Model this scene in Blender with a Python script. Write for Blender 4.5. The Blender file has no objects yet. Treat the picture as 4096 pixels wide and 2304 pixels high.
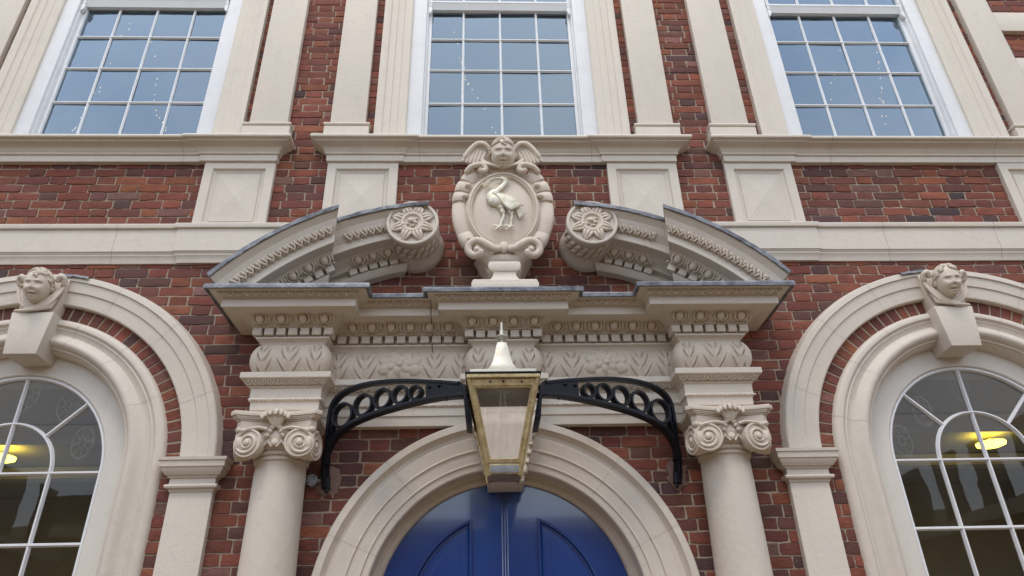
import bpy, bmesh, math, random
from mathutils import Matrix, Vector
PI = math.pi
random.seed(7)
scene = bpy.context.scene

# ------------------------------------------------------------------ camera
# world: facade brick face is the plane y = 0, z = 0 is eye height, ground at z = -1.6
PITCH, YAW, ROLL, FPX = .5040, .0428, -.0263, 2850.0
CAM = Vector((-.1164, -4.4, 0.0))
_f = Vector((math.sin(YAW)*math.cos(PITCH), math.cos(YAW)*math.cos(PITCH), math.sin(PITCH)))
_r = Vector((math.cos(YAW), -math.sin(YAW), 0)); _u = _r.cross(_f)
_R = math.cos(ROLL)*_r + math.sin(ROLL)*_u; _U = -math.sin(ROLL)*_r + math.cos(ROLL)*_u
cd = bpy.data.cameras.new('camera'); cam = bpy.data.objects.new('camera', cd)
scene.collection.objects.link(cam)
cam.matrix_world = Matrix(((_R.x, _U.x, -_f.x, CAM.x), (_R.y, _U.y, -_f.y, CAM.y), (_R.z, _U.z, -_f.z, CAM.z), (0, 0, 0, 1)))
cd.sensor_width = 36; cd.lens = 36*FPX/4096; cd.clip_start = .05; cd.clip_end = 500
scene.camera = cam
def project(x, y, z):
    d = Vector((x, y, z))-CAM; q = d.dot(_f)
    return 512+FPX/4*d.dot(_R)/q, 288-FPX/4*d.dot(_U)/q

# ------------------------------------------------------------------ sky, sun, exposure
SUN_EL, SUN_AZ = math.radians(63), math.radians(14)      # azimuth from -y (in front of the facade) towards -x
world = bpy.data.worlds.new('World'); scene.world = world; world.use_nodes = True
wn, wl = world.node_tree.nodes, world.node_tree.links
wn.clear()
sky = wn.new('ShaderNodeTexSky'); sky.sky_type = 'NISHITA'; sky.sun_disc = False
sky.sun_elevation = SUN_EL; sky.sun_rotation = math.radians(180)+SUN_AZ
sky.air_density = 1.0; sky.dust_density = .5; sky.ozone_density = 1.0
tc = wn.new('ShaderNodeTexCoord'); nz = wn.new('ShaderNodeTexNoise')
nz.inputs['Scale'].default_value = 2.2; nz.inputs['Detail'].default_value = 6; nz.inputs['Roughness'].default_value = .55
cr = wn.new('ShaderNodeValToRGB'); cr.color_ramp.elements[0].position = .40; cr.color_ramp.elements[1].position = .72
cr.color_ramp.elements[0].color = (.30, .30, .30, 1); cr.color_ramp.elements[1].color = (.72, .72, .72, 1)
mx = wn.new('ShaderNodeMix'); mx.data_type = 'RGBA'; mx.inputs['B'].default_value = (8.7, 8.5, 8.2, 1)
bg = wn.new('ShaderNodeBackground'); bg.inputs['Strength'].default_value = .15
wo = wn.new('ShaderNodeOutputWorld')
wl.new(tc.outputs['Generated'], nz.inputs['Vector']); wl.new(nz.outputs['Fac'], cr.inputs['Fac'])
wl.new(cr.outputs['Color'], mx.inputs['Factor']); wl.new(sky.outputs['Color'], mx.inputs['A'])
wl.new(mx.outputs['Result'], bg.inputs['Color']); wl.new(bg.outputs['Background'], wo.inputs['Surface'])
sd = bpy.data.lights.new('sun', 'SUN'); sun = bpy.data.objects.new('sun', sd); scene.collection.objects.link(sun)
sd.energy = .6; sd.angle = math.radians(15); sd.color = (1, .90, .78)
_to = Vector((-math.sin(SUN_AZ)*math.cos(SUN_EL), -math.cos(SUN_AZ)*math.cos(SUN_EL), math.sin(SUN_EL)))
sun.rotation_euler = _to.to_track_quat('Z', 'Y').to_euler()
vs = scene.view_settings
vs.view_transform = 'Standard'; vs.look = 'None'; vs.gamma = 1; vs.use_curve_mapping = False; vs.exposure = 0.92

# ------------------------------------------------------------------ helpers
COL = scene.collection
def tag(o, label=None, cat=None, group=None, kind=None):
    if label: o['label'] = label
    if cat: o['category'] = cat
    if group: o['group'] = group
    if kind: o['kind'] = kind
    return o
def empty(name, loc=(0, 0, 0)):
    o = bpy.data.objects.new(name, None); COL.objects.link(o); o.location = loc; o.empty_display_size = .1
    return o
def adopt(o, parent):
    o.parent = parent
    if parent.type == 'EMPTY':
        o.matrix_parent_inverse = Matrix.Translation(-Vector(parent.location))
    elif parent.get('_placed'):
        pass
class MB:
    def __init__(s): s.v = []; s.f = []; s.c = []
    def add(s, vs, fs, M=None, col=None):
        n = len(s.v)
        for p in vs:
            p = Vector(p)
            s.v.append(tuple(M @ p) if M is not None else tuple(p))
        for f in fs: s.f.append(tuple(n+i for i in f))
        if col is not None: s.c += [col]*len(vs)
        return s
    def box(s, x0, x1, y0, y1, z0, z1, M=None, col=None):
        return s.add([(x0,y0,z0),(x1,y0,z0),(x1,y1,z0),(x0,y1,z0),(x0,y0,z1),(x1,y0,z1),(x1,y1,z1),(x0,y1,z1)],
                     [(0,3,2,1),(4,5,6,7),(0,1,5,4),(1,2,6,5),(2,3,7,6),(3,0,4,7)], M, col)
    def hexa(s, bot, top):            # two quads of 4 points, same winding
        return s.add(list(bot)+list(top), [(3,2,1,0),(4,5,6,7),(0,1,5,4),(1,2,6,5),(2,3,7,6),(3,0,4,7)])
    def prism(s, poly, y0, y1, M=None):   # polygon in x,z extruded from y0 (front) to y1
        n = len(poly)
        vs = [(a, y0, b) for a, b in poly]+[(a, y1, b) for a, b in poly]
        fs = [tuple(range(n)), tuple(range(2*n-1, n-1, -1))]+[(i, i+n, (i+1) % n+n, (i+1) % n) for i in range(n)]
        return s.add(vs, fs, M)
    def grid(s, P, close_u=False, close_v=False, M=None):      # P[i][j]
        nu, nv = len(P), len(P[0]); vs = [p for r in P for p in r]; fs = []
        for i in range(nu if close_u else nu-1):
            for j in range(nv if close_v else nv-1):
                a, b = i*nv+j, i*nv+(j+1) % nv; c, d = ((i+1) % nu)*nv+(j+1) % nv, ((i+1) % nu)*nv+j
                fs.append((a, b, c, d))
        return s.add(vs, fs, M)
    def tube(s, path, r, n=8, caps=True, flat=1.0, M=None):
        path = [Vector(p) for p in path]; m = len(path)
        rr = r if isinstance(r, (list, tuple)) else [r]*m
        rows = []; prev = None
        for i in range(m):
            t = (path[min(i+1, m-1)]-path[max(i-1, 0)]); t = t.normalized() if t.length > 1e-9 else Vector((0, 0, 1))
            a = prev if prev is not None else (Vector((0, 1, 0)) if abs(t.y) < .9 else Vector((1, 0, 0)))
            a = (a-t*a.dot(t)).normalized(); b = t.cross(a); prev = a
            rows.append([path[i]+(a*math.cos(2*PI*k/n)*flat+b*math.sin(2*PI*k/n))*rr[i] for k in range(n)])
        k0 = len(s.v); s.grid(rows, close_v=True, M=M)
        if caps:
            s.f.append(tuple(k0+k for k in range(n-1, -1, -1))); s.f.append(tuple(k0+(m-1)*n+k for k in range(n)))
        return s
    def ball(s, c, rx, ry=None, rz=None, nu=10, nv=7, M=None):
        ry = rx if ry is None else ry; rz = rx if rz is None else rz
        vs = [(c[0], c[1], c[2]+rz)]
        for i in range(1, nv):
            t = PI*i/nv
            for j in range(nu):
                p = 2*PI*j/nu
                vs.append((c[0]+rx*math.sin(t)*math.cos(p), c[1]+ry*math.sin(t)*math.sin(p), c[2]+rz*math.cos(t)))
        vs.append((c[0], c[1], c[2]-rz)); fs = []
        for j in range(nu): fs.append((0, 1+j, 1+(j+1) % nu))
        for i in range(nv-2):
            for j in range(nu):
                a = 1+i*nu+j; b = 1+i*nu+(j+1) % nu; fs.append((a, a+nu, b+nu, b))
        e = len(vs)-1; o = 1+(nv-2)*nu
        for j in range(nu): fs.append((e, o+(j+1) % nu, o+j))
        return s.add(vs, fs, M)
    def lathe(s, prof, n=24, c=(0, 0, 0), a0=0, a1=2*PI, axis='z'):     # prof (r, h)
        full = abs(a1-a0-2*PI) < 1e-6; m = n if full else n+1; rows = []
        for r, h in prof:
            row = []
            for k in range(m):
                a = a0+(a1-a0)*k/n
                if axis == 'z': row.append((c[0]+r*math.cos(a), c[1]+r*math.sin(a), c[2]+h))
                else: row.append((c[0]+r*math.cos(a), c[1]+h, c[2]+r*math.sin(a)))
            rows.append(row)
        return s.grid(rows, close_v=full)
    def mesh(s, name, mat, smooth=True, angle=38, bevel=0, seg=2, recalc=True):
        me = bpy.data.meshes.new(name); me.from_pydata(s.v, [], s.f)
        bm = bmesh.new(); bm.from_mesh(me)
        if bevel:
            bmesh.ops.remove_doubles(bm, verts=bm.verts, dist=1e-5)
            ed = [e for e in bm.edges if len(e.link_faces) == 2 and e.calc_face_angle(0) > .5]
            bmesh.ops.bevel(bm, geom=ed, offset=bevel, segments=seg, affect='EDGES', profile=.6, clamp_overlap=True)
        if recalc: bmesh.ops.recalc_face_normals(bm, faces=bm.faces)
        bm.to_mesh(me); bm.free()
        if s.c and not bevel:
            at = me.color_attributes.new('Col', 'FLOAT_COLOR', 'POINT')
            at.data.foreach_set('color', [x for c in s.c for x in (c[0], c[1], c[2], 1)])
        if smooth:
            me.polygons.foreach_set('use_smooth', [True]*len(me.polygons)); me.set_sharp_from_angle(angle=math.radians(angle))
        me.materials.append(mat); return me
    def build(s, name, mat, parent=None, **k):
        o = bpy.data.objects.new(name, s.mesh(name, mat, **k)); COL.objects.link(o)
        if parent is not None: adopt(o, parent)
        return o
def inst(name, me, M, parent):
    o = bpy.data.objects.new(name, me); COL.objects.link(o)
    o.parent = parent
    if parent.type == 'EMPTY': o.matrix_parent_inverse = Matrix.Translation(-Vector(parent.location))
    o.matrix_basis = M
    return o
def frame(o, ex, ey, ez):
    ex, ey, ez = Vector(ex), Vector(ey), Vector(ez)
    return Matrix(((ex.x, ey.x, ez.x, o[0]), (ex.y, ey.y, ez.y, o[1]), (ex.z, ey.z, ez.z, o[2]), (0, 0, 0, 1)))
def cat(path, n):                    # Catmull-Rom through points
    P = [Vector(p) for p in path]; out = []
    for i in range(len(P)-1):
        p0, p1, p2, p3 = P[max(i-1, 0)], P[i], P[i+1], P[min(i+2, len(P)-1)]
        for k in range(n):
            t = k/n
            out.append(.5*((2*p1)+(p2-p0)*t+(2*p0-5*p1+4*p2-p3)*t*t+(3*p1-p0-3*p2+p3)*t**3))
    out.append(P[-1]); return out
def sweep_plan(mb, path, prof, cap=True):      # path in x,y; profile (d outwards, z); outward is to the right of travel
    n = len(path); mit = []
    for i in range(n):
        ns = []
        if i > 0:
            d = Vector((path[i][0]-path[i-1][0], path[i][1]-path[i-1][1])).normalized(); ns.append(Vector((d.y, -d.x)))
        if i < n-1:
            d = Vector((path[i+1][0]-path[i][0], path[i+1][1]-path[i][1])).normalized(); ns.append(Vector((d.y, -d.x)))
        mit.append(ns[0] if len(ns) == 1 else (ns[0]+ns[1])/(1+ns[0].dot(ns[1])))
    rows = []
    for i in range(n):
        rows.append([(path[i][0]+mit[i].x*d, path[i][1]+mit[i].y*d, z) for d, z in prof])
    k0 = len(mb.v); mb.grid(rows)
    if cap:
        m = len(prof); mb.f.append(tuple(k0+j for j in range(m))); mb.f.append(tuple(k0+(n-1)*m+j for j in range(m-1, -1, -1)))
    return mb
def sweep_arch(mb, cx, cz, prof, n=56, leg=None, a0=0, a1=PI, closed=False):     # prof (r, y, k)
    rows = []
    th = [a1+(a0-a1)*i/n for i in range(n+1)]
    st = [(t, 0) for t in th]
    if leg is not None: st = [(a1, leg)]+st+[(a0, leg)]
    for t, lz in st:
        row = []
        for q in prof:
            r, y = q[0], q[1]; k = q[2] if len(q) > 2 else 1.0
            row.append((cx+r*math.cos(t), y, (leg if lz else cz+r*k*math.sin(t))))
        rows.append(row)
    mb.grid(rows, close_v=closed); return mb

# ------------------------------------------------------------------ materials
def new_mat(name):
    m = bpy.data.materials.new(name); m.use_nodes = True; n = m.node_tree.nodes; n.clear()
    o = n.new('ShaderNodeOutputMaterial'); b = n.new('ShaderNodeBsdfPrincipled'); m.node_tree.links.new(b.outputs[0], o.inputs[0])
    return m, n, m.node_tree.links, b, o
def noise(n, l, scale, detail=4, rough=.6, vec=None, dist=0):
    t = n.new('ShaderNodeTexNoise'); t.inputs['Scale'].default_value = scale; t.inputs['Detail'].default_value = detail
    t.inputs['Roughness'].default_value = rough; t.inputs['Distortion'].default_value = dist
    if vec is not None: l.new(vec, t.inputs['Vector'])
    return t.outputs['Fac']
def ramp(n, l, src, stops):
    r = n.new('ShaderNodeValToRGB'); e = r.color_ramp.elements
    while len(e) < len(stops): e.new(.5)
    for k, (p, c) in enumerate(stops):
        e[k].position = p; e[k].color = (c, c, c, 1) if isinstance(c, (int, float)) else (*c, 1)
    l.new(src, r.inputs['Fac']); return r.outputs['Color']
def mixc(n, l, fac, a, b, mode='MIX'):
    m = n.new('ShaderNodeMix'); m.data_type = 'RGBA'; m.blend_type = mode
    for key, v in (('Factor', fac), ('A', a), ('B', b)):
        s = m.inputs[key]
        if isinstance(v, (int, float)): s.default_value = v
        elif isinstance(v, tuple): s.default_value = (*v, 1)
        else: l.new(v, s)
    return m.outputs['Result']
def bump(n, l, b, h, strength=.3, dist=.01):
    u = n.new('ShaderNodeBump'); u.inputs['Strength'].default_value = strength; u.inputs['Distance'].default_value = dist
    l.new(h, u.inputs['Height']); l.new(u.outputs[0], b.inputs['Normal'])
def pos(n): return n.new('ShaderNodeNewGeometry').outputs['Position']
def stretch(n, l, v, s):
    m = n.new('ShaderNodeMapping'); m.inputs['Scale'].default_value = s; l.new(v, m.inputs['Vector']); return m.outputs[0]

def stone_mat(name, base, warm, streak=.13, bump_s=.25):
    m, n, l, b, o = new_mat(name); p = pos(n)
    big = ramp(n, l, noise(n, l, 1.7, 5, .6, p), [(.3, 0), (.75, 1)])
    c = mixc(n, l, big, base, warm)
    st = ramp(n, l, noise(n, l, 1.0, 6, .65, stretch(n, l, p, (16, 16, 1.3))), [(.52, 0), (.80, 1)])
    stm = n.new('ShaderNodeMath'); stm.operation = 'MULTIPLY'; stm.inputs[1].default_value = streak; l.new(st, stm.inputs[0])
    c = mixc(n, l, stm.outputs[0], c, (base[0]*.62, base[1]*.60, base[2]*.60))
    wp = ramp(n, l, noise(n, l, 5.5, 7, .72, p, 1.2), [(.50, 0), (.74, 1)])
    wpm = n.new('ShaderNodeMath'); wpm.operation = 'MULTIPLY'; wpm.inputs[1].default_value = .20; l.new(wp, wpm.inputs[0])
    c = mixc(n, l, wpm.outputs[0], c, (base[0]*.66, base[1]*.62, base[2]*.58))
    fl = ramp(n, l, noise(n, l, 46, 3, .6, p), [(.66, 0), (.74, 1)])
    flm = n.new('ShaderNodeMath'); flm.operation = 'MULTIPLY'; flm.inputs[1].default_value = .22; l.new(fl, flm.inputs[0])
    c = mixc(n, l, flm.outputs[0], c, (base[0]*.55, base[1]*.53, base[2]*.52))
    l.new(c, b.inputs['Base Color']); b.inputs['Roughness'].default_value = .55
    b.inputs['Specular IOR Level'].default_value = .35
    a = noise(n, l, 24, 4, .6, p); d = noise(n, l, 140, 2, .5, p)
    ad = n.new('ShaderNodeMath'); ad.operation = 'MULTIPLY_ADD'; ad.inputs[1].default_value = .3; l.new(d, ad.inputs[0]); l.new(a, ad.inputs[2])
    bump(n, l, b, ad.outputs[0], bump_s*1.5, .008)
    return m
STONE = stone_mat('painted_stone', (.585, .53, .455), (.625, .56, .47))
STONE2 = stone_mat('carved_stone_shade_tone', (.58, .51, .42), (.625, .54, .44), .10)  # carved parts; the warm tone of shaded stone is put into the colour
WHITE = stone_mat('white_paint', (.70, .71, .72), (.75, .755, .76), .08, .12)
CREAM = stone_mat('cream_paint', (.63, .60, .54), (.67, .63, .56), .15, .12)

m, n, l, b, o = new_mat('brick'); BRICK = m
p = pos(n); at = n.new('ShaderNodeVertexColor'); at.layer_name = 'Col'
pa = ramp(n, l, noise(n, l, 9, 5, .7, stretch(n, l, p, (1, 1, 2.2))), [(.42, 0), (.72, 1)])
pm = n.new('ShaderNodeMath'); pm.operation = 'MULTIPLY'; pm.inputs[1].default_value = .55; l.new(pa, pm.inputs[0])
c = mixc(n, l, pm.outputs[0], at.outputs['Color'], (.075, .036, .034))
hi = ramp(n, l, noise(n, l, 30, 4, .7, p), [(.55, 0), (.8, 1)])
hm = n.new('ShaderNodeMath'); hm.operation = 'MULTIPLY'; hm.inputs[1].default_value = .28; l.new(hi, hm.inputs[0])
c = mixc(n, l, hm.outputs[0], c, (.42, .17, .10))
gr = noise(n, l, 160, 3, .7, p); c = mixc(n, l, .35, c, ramp(n, l, gr, [(.25, .55), (.75, 1.25)]), 'MULTIPLY')
sp = ramp(n, l, noise(n, l, 70, 2, .5, p), [(.74, 0), (.78, 1)])
sm_ = n.new('ShaderNodeMath'); sm_.operation = 'MULTIPLY'; sm_.inputs[1].default_value = .6; l.new(sp, sm_.inputs[0])
c = mixc(n, l, sm_.outputs[0], c, (.42, .36, .30))
l.new(c, b.inputs['Base Color']); b.inputs['Roughness'].default_value = .82; b.inputs['Specular IOR Level'].default_value = .25
cr1 = noise(n, l, 26, 6, .75, stretch(n, l, p, (1, 1, 2.6)), 1.5)
bump(n, l, b, cr1, .85, .012)

m, n, l, b, o = new_mat('lime_mortar'); MORTAR = m
p = pos(n); c = mixc(n, l, ramp(n, l, noise(n, l, 5, 5, .7, p), [(.3, 0), (.7, 1)]), (.37, .29, .21), (.45, .375, .29))
c = mixc(n, l, ramp(n, l, noise(n, l, 60, 3, .7, p), [(.5, 0), (.8, .6)]), c, (.22, .17, .12))
l.new(c, b.inputs['Base Color']); b.inputs['Roughness'].default_value = .95
bump(n, l, b, noise(n, l, 90, 4, .7, p), .8, .008)

m, n, l, b, o = new_mat('lead'); LEAD = m
p = pos(n); c = mixc(n, l, ramp(n, l, noise(n, l, 12, 6, .75, p), [(.35, 0), (.7, 1)]), (.085, .092, .108), (.30, .31, .33))
l.new(c, b.inputs['Base Color']); b.inputs['Roughness'].default_value = .55; b.inputs['Metallic'].default_value = .35
bump(n, l, b, noise(n, l, 22, 4, .6, p), .6, .012)

m, n, l, b, o = new_mat('black_iron_paint'); IRON = m
p = pos(n); l.new(mixc(n, l, noise(n, l, 18, 4, .6, p), (.004, .0045, .008), (.010, .011, .016)), b.inputs['Base Color'])
b.inputs['Roughness'].default_value = .34; b.inputs['Specular IOR Level'].default_value = .18; bump(n, l, b, noise(n, l, 60, 5, .7, p), .55, .006)

m, n, l, b, o = new_mat('worn_brass'); BRASS = m
p = pos(n); wm = ramp(n, l, noise(n, l, 22, 6, .75, p), [(.38, 0), (.62, 1)])
c = mixc(n, l, wm, (.34, .245, .105), (.50, .40, .22)); dk = ramp(n, l, noise(n, l, 60, 4, .7, p), [(.60, 0), (.70, 1)])
c = mixc(n, l, dk, c, (.05, .035, .02)); l.new(c, b.inputs['Base Color'])
b.inputs['Metallic'].default_value = .55; b.inputs['Roughness'].default_value = .42
bump(n, l, b, noise(n, l, 50, 5, .7, p), .6, .005)

m, n, l, b, o = new_mat('pale_gold_leaf'); GOLD = m
p = pos(n); c = mixc(n, l, ramp(n, l, noise(n, l, 16, 4, .6, p), [(.35, 0), (.65, 1)]), (.54, .48, .32), (.72, .69, .60))
l.new(c, b.inputs['Base Color']); b.inputs['Metallic'].default_value = .2; b.inputs['Roughness'].default_value = .4
bump(n, l, b, noise(n, l, 60, 4, .6, p), .3, .004)

m, n, l, b, o = new_mat('silver_paint'); SILVER = m
p = pos(n); c = mixc(n, l, noise(n, l, 12, 4, .6, p), (.40, .39, .32), (.52, .50, .43))
l.new(c, b.inputs['Base Color']); b.inputs['Metallic'].default_value = .35; b.inputs['Roughness'].default_value = .4
bump(n, l, b, noise(n, l, 40, 4, .6, p), .4, .005)

m, n, l, b, o = new_mat('blue_gloss_paint'); BLUE = m
p = pos(n); c = mixc(n, l, noise(n, l, 5, 4, .6, p), (.008, .042, .19), (.014, .062, .26))
l.new(c, b.inputs['Base Color']); b.inputs['Roughness'].default_value = .14; b.inputs['Coat Weight'].default_value = 1.0; b.inputs['Coat Roughness'].default_value = .05; b.inputs['Coat IOR'].default_value = 1.55
bump(n, l, b, noise(n, l, 1, 5, .7, stretch(n, l, p, (90, 90, 4))), .22, .004)

m, n, l, b, o = new_mat('grey_conduit'); GREYM = m
p = pos(n); l.new(mixc(n, l, noise(n, l, 30, 4, .6, p), (.10, .105, .11), (.26, .27, .28)), b.inputs['Base Color']); b.inputs['Roughness'].default_value = .6

def plain(name, c, rough=.7, scale=8, var=.25):
    m, n, l, b, o = new_mat(name); p = pos(n)
    l.new(mixc(n, l, noise(n, l, scale, 4, .6, p), tuple(x*(1-var) for x in c), tuple(x*(1+var) for x in c)), b.inputs['Base Color'])
    b.inputs['Roughness'].default_value = rough; return m
def glow(name, c, s):
    m, n, l, b, o = new_mat(name); b.inputs['Base Color'].default_value = (*c, 1)
    b.inputs['Emission Color'].default_value = (*c, 1); b.inputs['Emission Strength'].default_value = s; return m
def glass_mat(name, gain, tint=(1, 1, 1), ripple=.02, haze=0.0):
    m = bpy.data.materials.new(name); m.use_nodes = True; n = m.node_tree.nodes; l = m.node_tree.links; n.clear()
    o = n.new('ShaderNodeOutputMaterial'); tr = n.new('ShaderNodeBsdfTransparent'); gl = n.new('ShaderNodeBsdfGlossy'); fr = n.new('ShaderNodeFresnel')
    tr.inputs['Color'].default_value = (.86, .88, .87, 1); gl.inputs['Roughness'].default_value = .01; gl.inputs['Color'].default_value = (*tint, 1)
    fr.inputs['IOR'].default_value = 1.52
    k = n.new('ShaderNodeMath'); k.operation = 'MULTIPLY'; k.inputs[1].default_value = gain; k.use_clamp = True
    mx = n.new('ShaderNodeMixShader'); l.new(fr.outputs[0], k.inputs[0]); l.new(k.outputs[0], mx.inputs[0])
    if haze:
        df = n.new('ShaderNodeBsdfDiffuse'); df.inputs['Color'].default_value = (.92, .82, .69, 1)
        m2 = n.new('ShaderNodeMixShader'); hz = n.new('ShaderNodeMath'); hz.operation = 'MULTIPLY'; hz.inputs[1].default_value = haze; hp = pos(n)
        l.new(ramp(n, l, noise(n, l, 1, 6, .65, stretch(n, l, hp, (30, 30, 9))), [(.3, .72), (.7, 1.0)]), hz.inputs[0]); l.new(hz.outputs[0], m2.inputs[0])
        l.new(tr.outputs[0], m2.inputs[1]); l.new(df.outputs[0], m2.inputs[2]); l.new(m2.outputs[0], mx.inputs[1])
    else: l.new(tr.outputs[0], mx.inputs[1])
    l.new(gl.outputs[0], mx.inputs[2]); l.new(mx.outputs[0], o.inputs[0])
    bu = n.new('ShaderNodeBump'); bu.inputs['Strength'].default_value = ripple; bu.inputs['Distance'].default_value = .05
    l.new(noise(n, l, 2.5, 2, .5, pos(n)), bu.inputs['Height']); l.new(bu.outputs[0], gl.inputs['Normal']); return m
GLASS_UP = glass_mat('sash_glass', 4.2, (.66, .84, 1.0), .05)
GLASS_LOW = glass_mat('arched_window_glass', .8)
GLASS_LAMP = glass_mat('frosted_lantern_glass', 1.6, haze=.74)
GLASS_CLEAR = glass_mat('lantern_glass', 1.2, haze=.08)
DARKROOM = plain('dark_room', (.035, .033, .03), .9)
ROOM = plain('room_plaster', (.50, .46, .39), .9, 3, .15)
BEAM = plain('room_beam', (.62, .58, .50), .9, 3, .15)
DECAL = bpy.data.materials.new('frosted_decal'); DECAL.use_nodes = True
_n = DECAL.node_tree.nodes; _l = DECAL.node_tree.links; _n.clear(); _o = _n.new('ShaderNodeOutputMaterial')
_t = _n.new('ShaderNodeBsdfTransparent'); _d = _n.new('ShaderNodeBsdfDiffuse'); _d.inputs[0].default_value = (.7, .7, .7, 1)
_x = _n.new('ShaderNodeMixShader'); _x.inputs[0].default_value = .07; _l.new(_t.outputs[0], _x.inputs[1]); _l.new(_d.outputs[0], _x.inputs[2]); _l.new(_x.outputs[0], _o.inputs[0])
PAVE = plain('paving', (.19, .135, .080), .9, 2, .2)  # warm brown picked for the bounce light it throws on undersides
BULB = glow('warm_bulb', (1, .72, .34), 2.5)
LAMP = glow('ceiling_lamp_glow', (1.0, .80, .08), 4.0)

# ------------------------------------------------------------------ ground, out of view, added for its bounce light
g = MB().add([(-60, -60, -1.6), (60, -60, -1.6), (60, .3, -1.6), (-60, .3, -1.6)], [(0, 1, 2, 3)]).build('ground', PAVE, smooth=False)
tag(g, 'warm brown courtyard paving in front of the facade, unseen, added for bounce light', 'ground', kind='structure')

# ------------------------------------------------------------------ courtyard ranges added out of view (reflect in the glass, shade the low sky)
FARB = plain('far_brick', (.15, .065, .045), .9, 3, .3); FARG = plain('far_glass', (.02, .022, .025), .2, 3, .2); FART = plain('far_trim', (.45, .40, .34), .8, 3, .1)
for lab, (xa, xb, ya, yb, zt) in (('unseen brick range added across the courtyard to block low sky', (-16, 16, -21.0, -20.0, 4.4)), ('unseen brick courtyard wing added on the junction box side', (-15.0, -14.0, -19.9, -.2, 3.6)), ('unseen brick courtyard wing added on the side of the bare bracket', (14.0, 15.0, -19.9, -.2, 3.6))):
    W0 = empty('added_wing', ((xa+xb)/2, (ya+yb)/2, -1.6)); tag(W0, lab, 'building', 'unseen courtyard wings')
    MB().box(xa, xb, ya, yb, -1.6, zt).build('wall', FARB, W0, smooth=False)
    MB().box(xa-.2, xb+.2, ya-.2, yb+.2, zt, zt+.35).build('parapet', FART, W0, smooth=False)
    for lev in (.2, 3.6):
        for q in range(7):
            if xb-xa > 5: x_ = xa+2.2+q*4.6; w_ = MB().box(x_-.7, x_+.7, yb-.05, yb+.04, lev, lev+2.2)
            else:
                y_ = ya+1.2+q*1.9; sx_ = xb if xa < 0 else xa; w_ = MB().box(sx_-.05, sx_+.05, y_-.55, y_+.55, lev, lev+2.2)
            w_.build('window', FARG, W0, smooth=False)

# ------------------------------------------------------------------ the building
BLD = empty('brick_building', (0, 0, -1.6))
tag(BLD, 'red brick building front with cream painted stone trim, sash windows and blue arched door', 'building')
XL, XR, ZB, ZT = -5.2, 5.2, -1.6, 6.9
WC = (-3.04, .03, 3.135)           # sash window axes
AC = (-3.15, 3.165)                # arched window axes
ASP, DCX, DCZ = 1.205, -.005, .33  # springings
def ell(x0, z0, rx, rz, z):
    q = 1-((z-z0)/rz)**2
    return (x0-rx*math.sqrt(q), x0+rx*math.sqrt(q)) if q > 0 else None
def openings(z):                    # holes in the wall itself
    o = []
    if z > 3.66:
        for c in WC: o.append((c-.80, c+.80))
    if z < 2.3:
        for c in AC:
            if z > ASP:
                e = ell(c, ASP, .92, .92, z)
                if e: o.append(e)
            else: o.append((c-.92, c+.92))
    if z > DCZ:
        e = ell(DCX, DCZ, .90, .90, z)
        if e: o.append(e)
    else: o.append((DCX-.90, DCX+.90))
    return o
def trims(z):                       # what stone covers on the face of the wall
    o = []
    if z > 3.60:
        for c in WC: o.append((c-1.0, c+1.0))
        o += [(-1.95, -1.69), (-1.32, -1.08), (1.14, 1.39), (1.74, 2.0), (4.26, 4.5), (-4.39, -4.13)]
    if 3.54 < z < 3.68: o += [(XL-1, -1.72), (-1.31, 1.37), (1.78, XR+1)]
    if 2.95 < z < 3.51: o += [(-2.23, -1.73), (-1.305, -.795), (.85, 1.365), (1.775, 2.275), (3.98, 4.5)]
    if 2.66 < z < 2.92: o += [(XL-1, -1.25), (1.25, XR+1)]
    for c in AC:
        if ASP+.02 < z < 2.6:
            e = ell(c, ASP, 1.37, 1.31, z)
            if e: o.append(e)
        elif z <= ASP+.02:
            o.append((c-1.04, c+1.04)); s = 1 if c < 0 else -1
            o += [(-1.98, -1.76)] if c < 0 else [(1.76, 1.97)]
            o += [(c-1.38, c-1.17)] if c < 0 else [(c+1.17, c+1.38)]
    if 1.43 < z < 2.15: o.append((-1.51, 1.51))
    if z > DCZ:
        e = ell(DCX, DCZ, 1.09, 1.09, z)
        if e: o.append(e)
    else: o.append((DCX-1.09, DCX+1.09))
    return o
def free(block):
    b = sorted(block); out = []; x = XL
    for a, c in b:
        if a > x: out.append((x, min(a, XR)))
        x = max(x, c)
        if x >= XR: break
    if x < XR: out.append((x, XR))
    return [i for i in out if i[1]-i[0] > .012]
# mortar bed behind the bricks
mb = MB(); z = ZB
while z < ZT:
    z1 = min(z+.0368, ZT)
    for a, c in free(openings((z+z1)/2)): mb.add([(a, .009, z), (c, .009, z), (c, .009, z1), (a, .009, z1)], [(0, 1, 2, 3)])
    z = z1
mb.build('mortar_bed', MORTAR, BLD, smooth=False)
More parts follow.
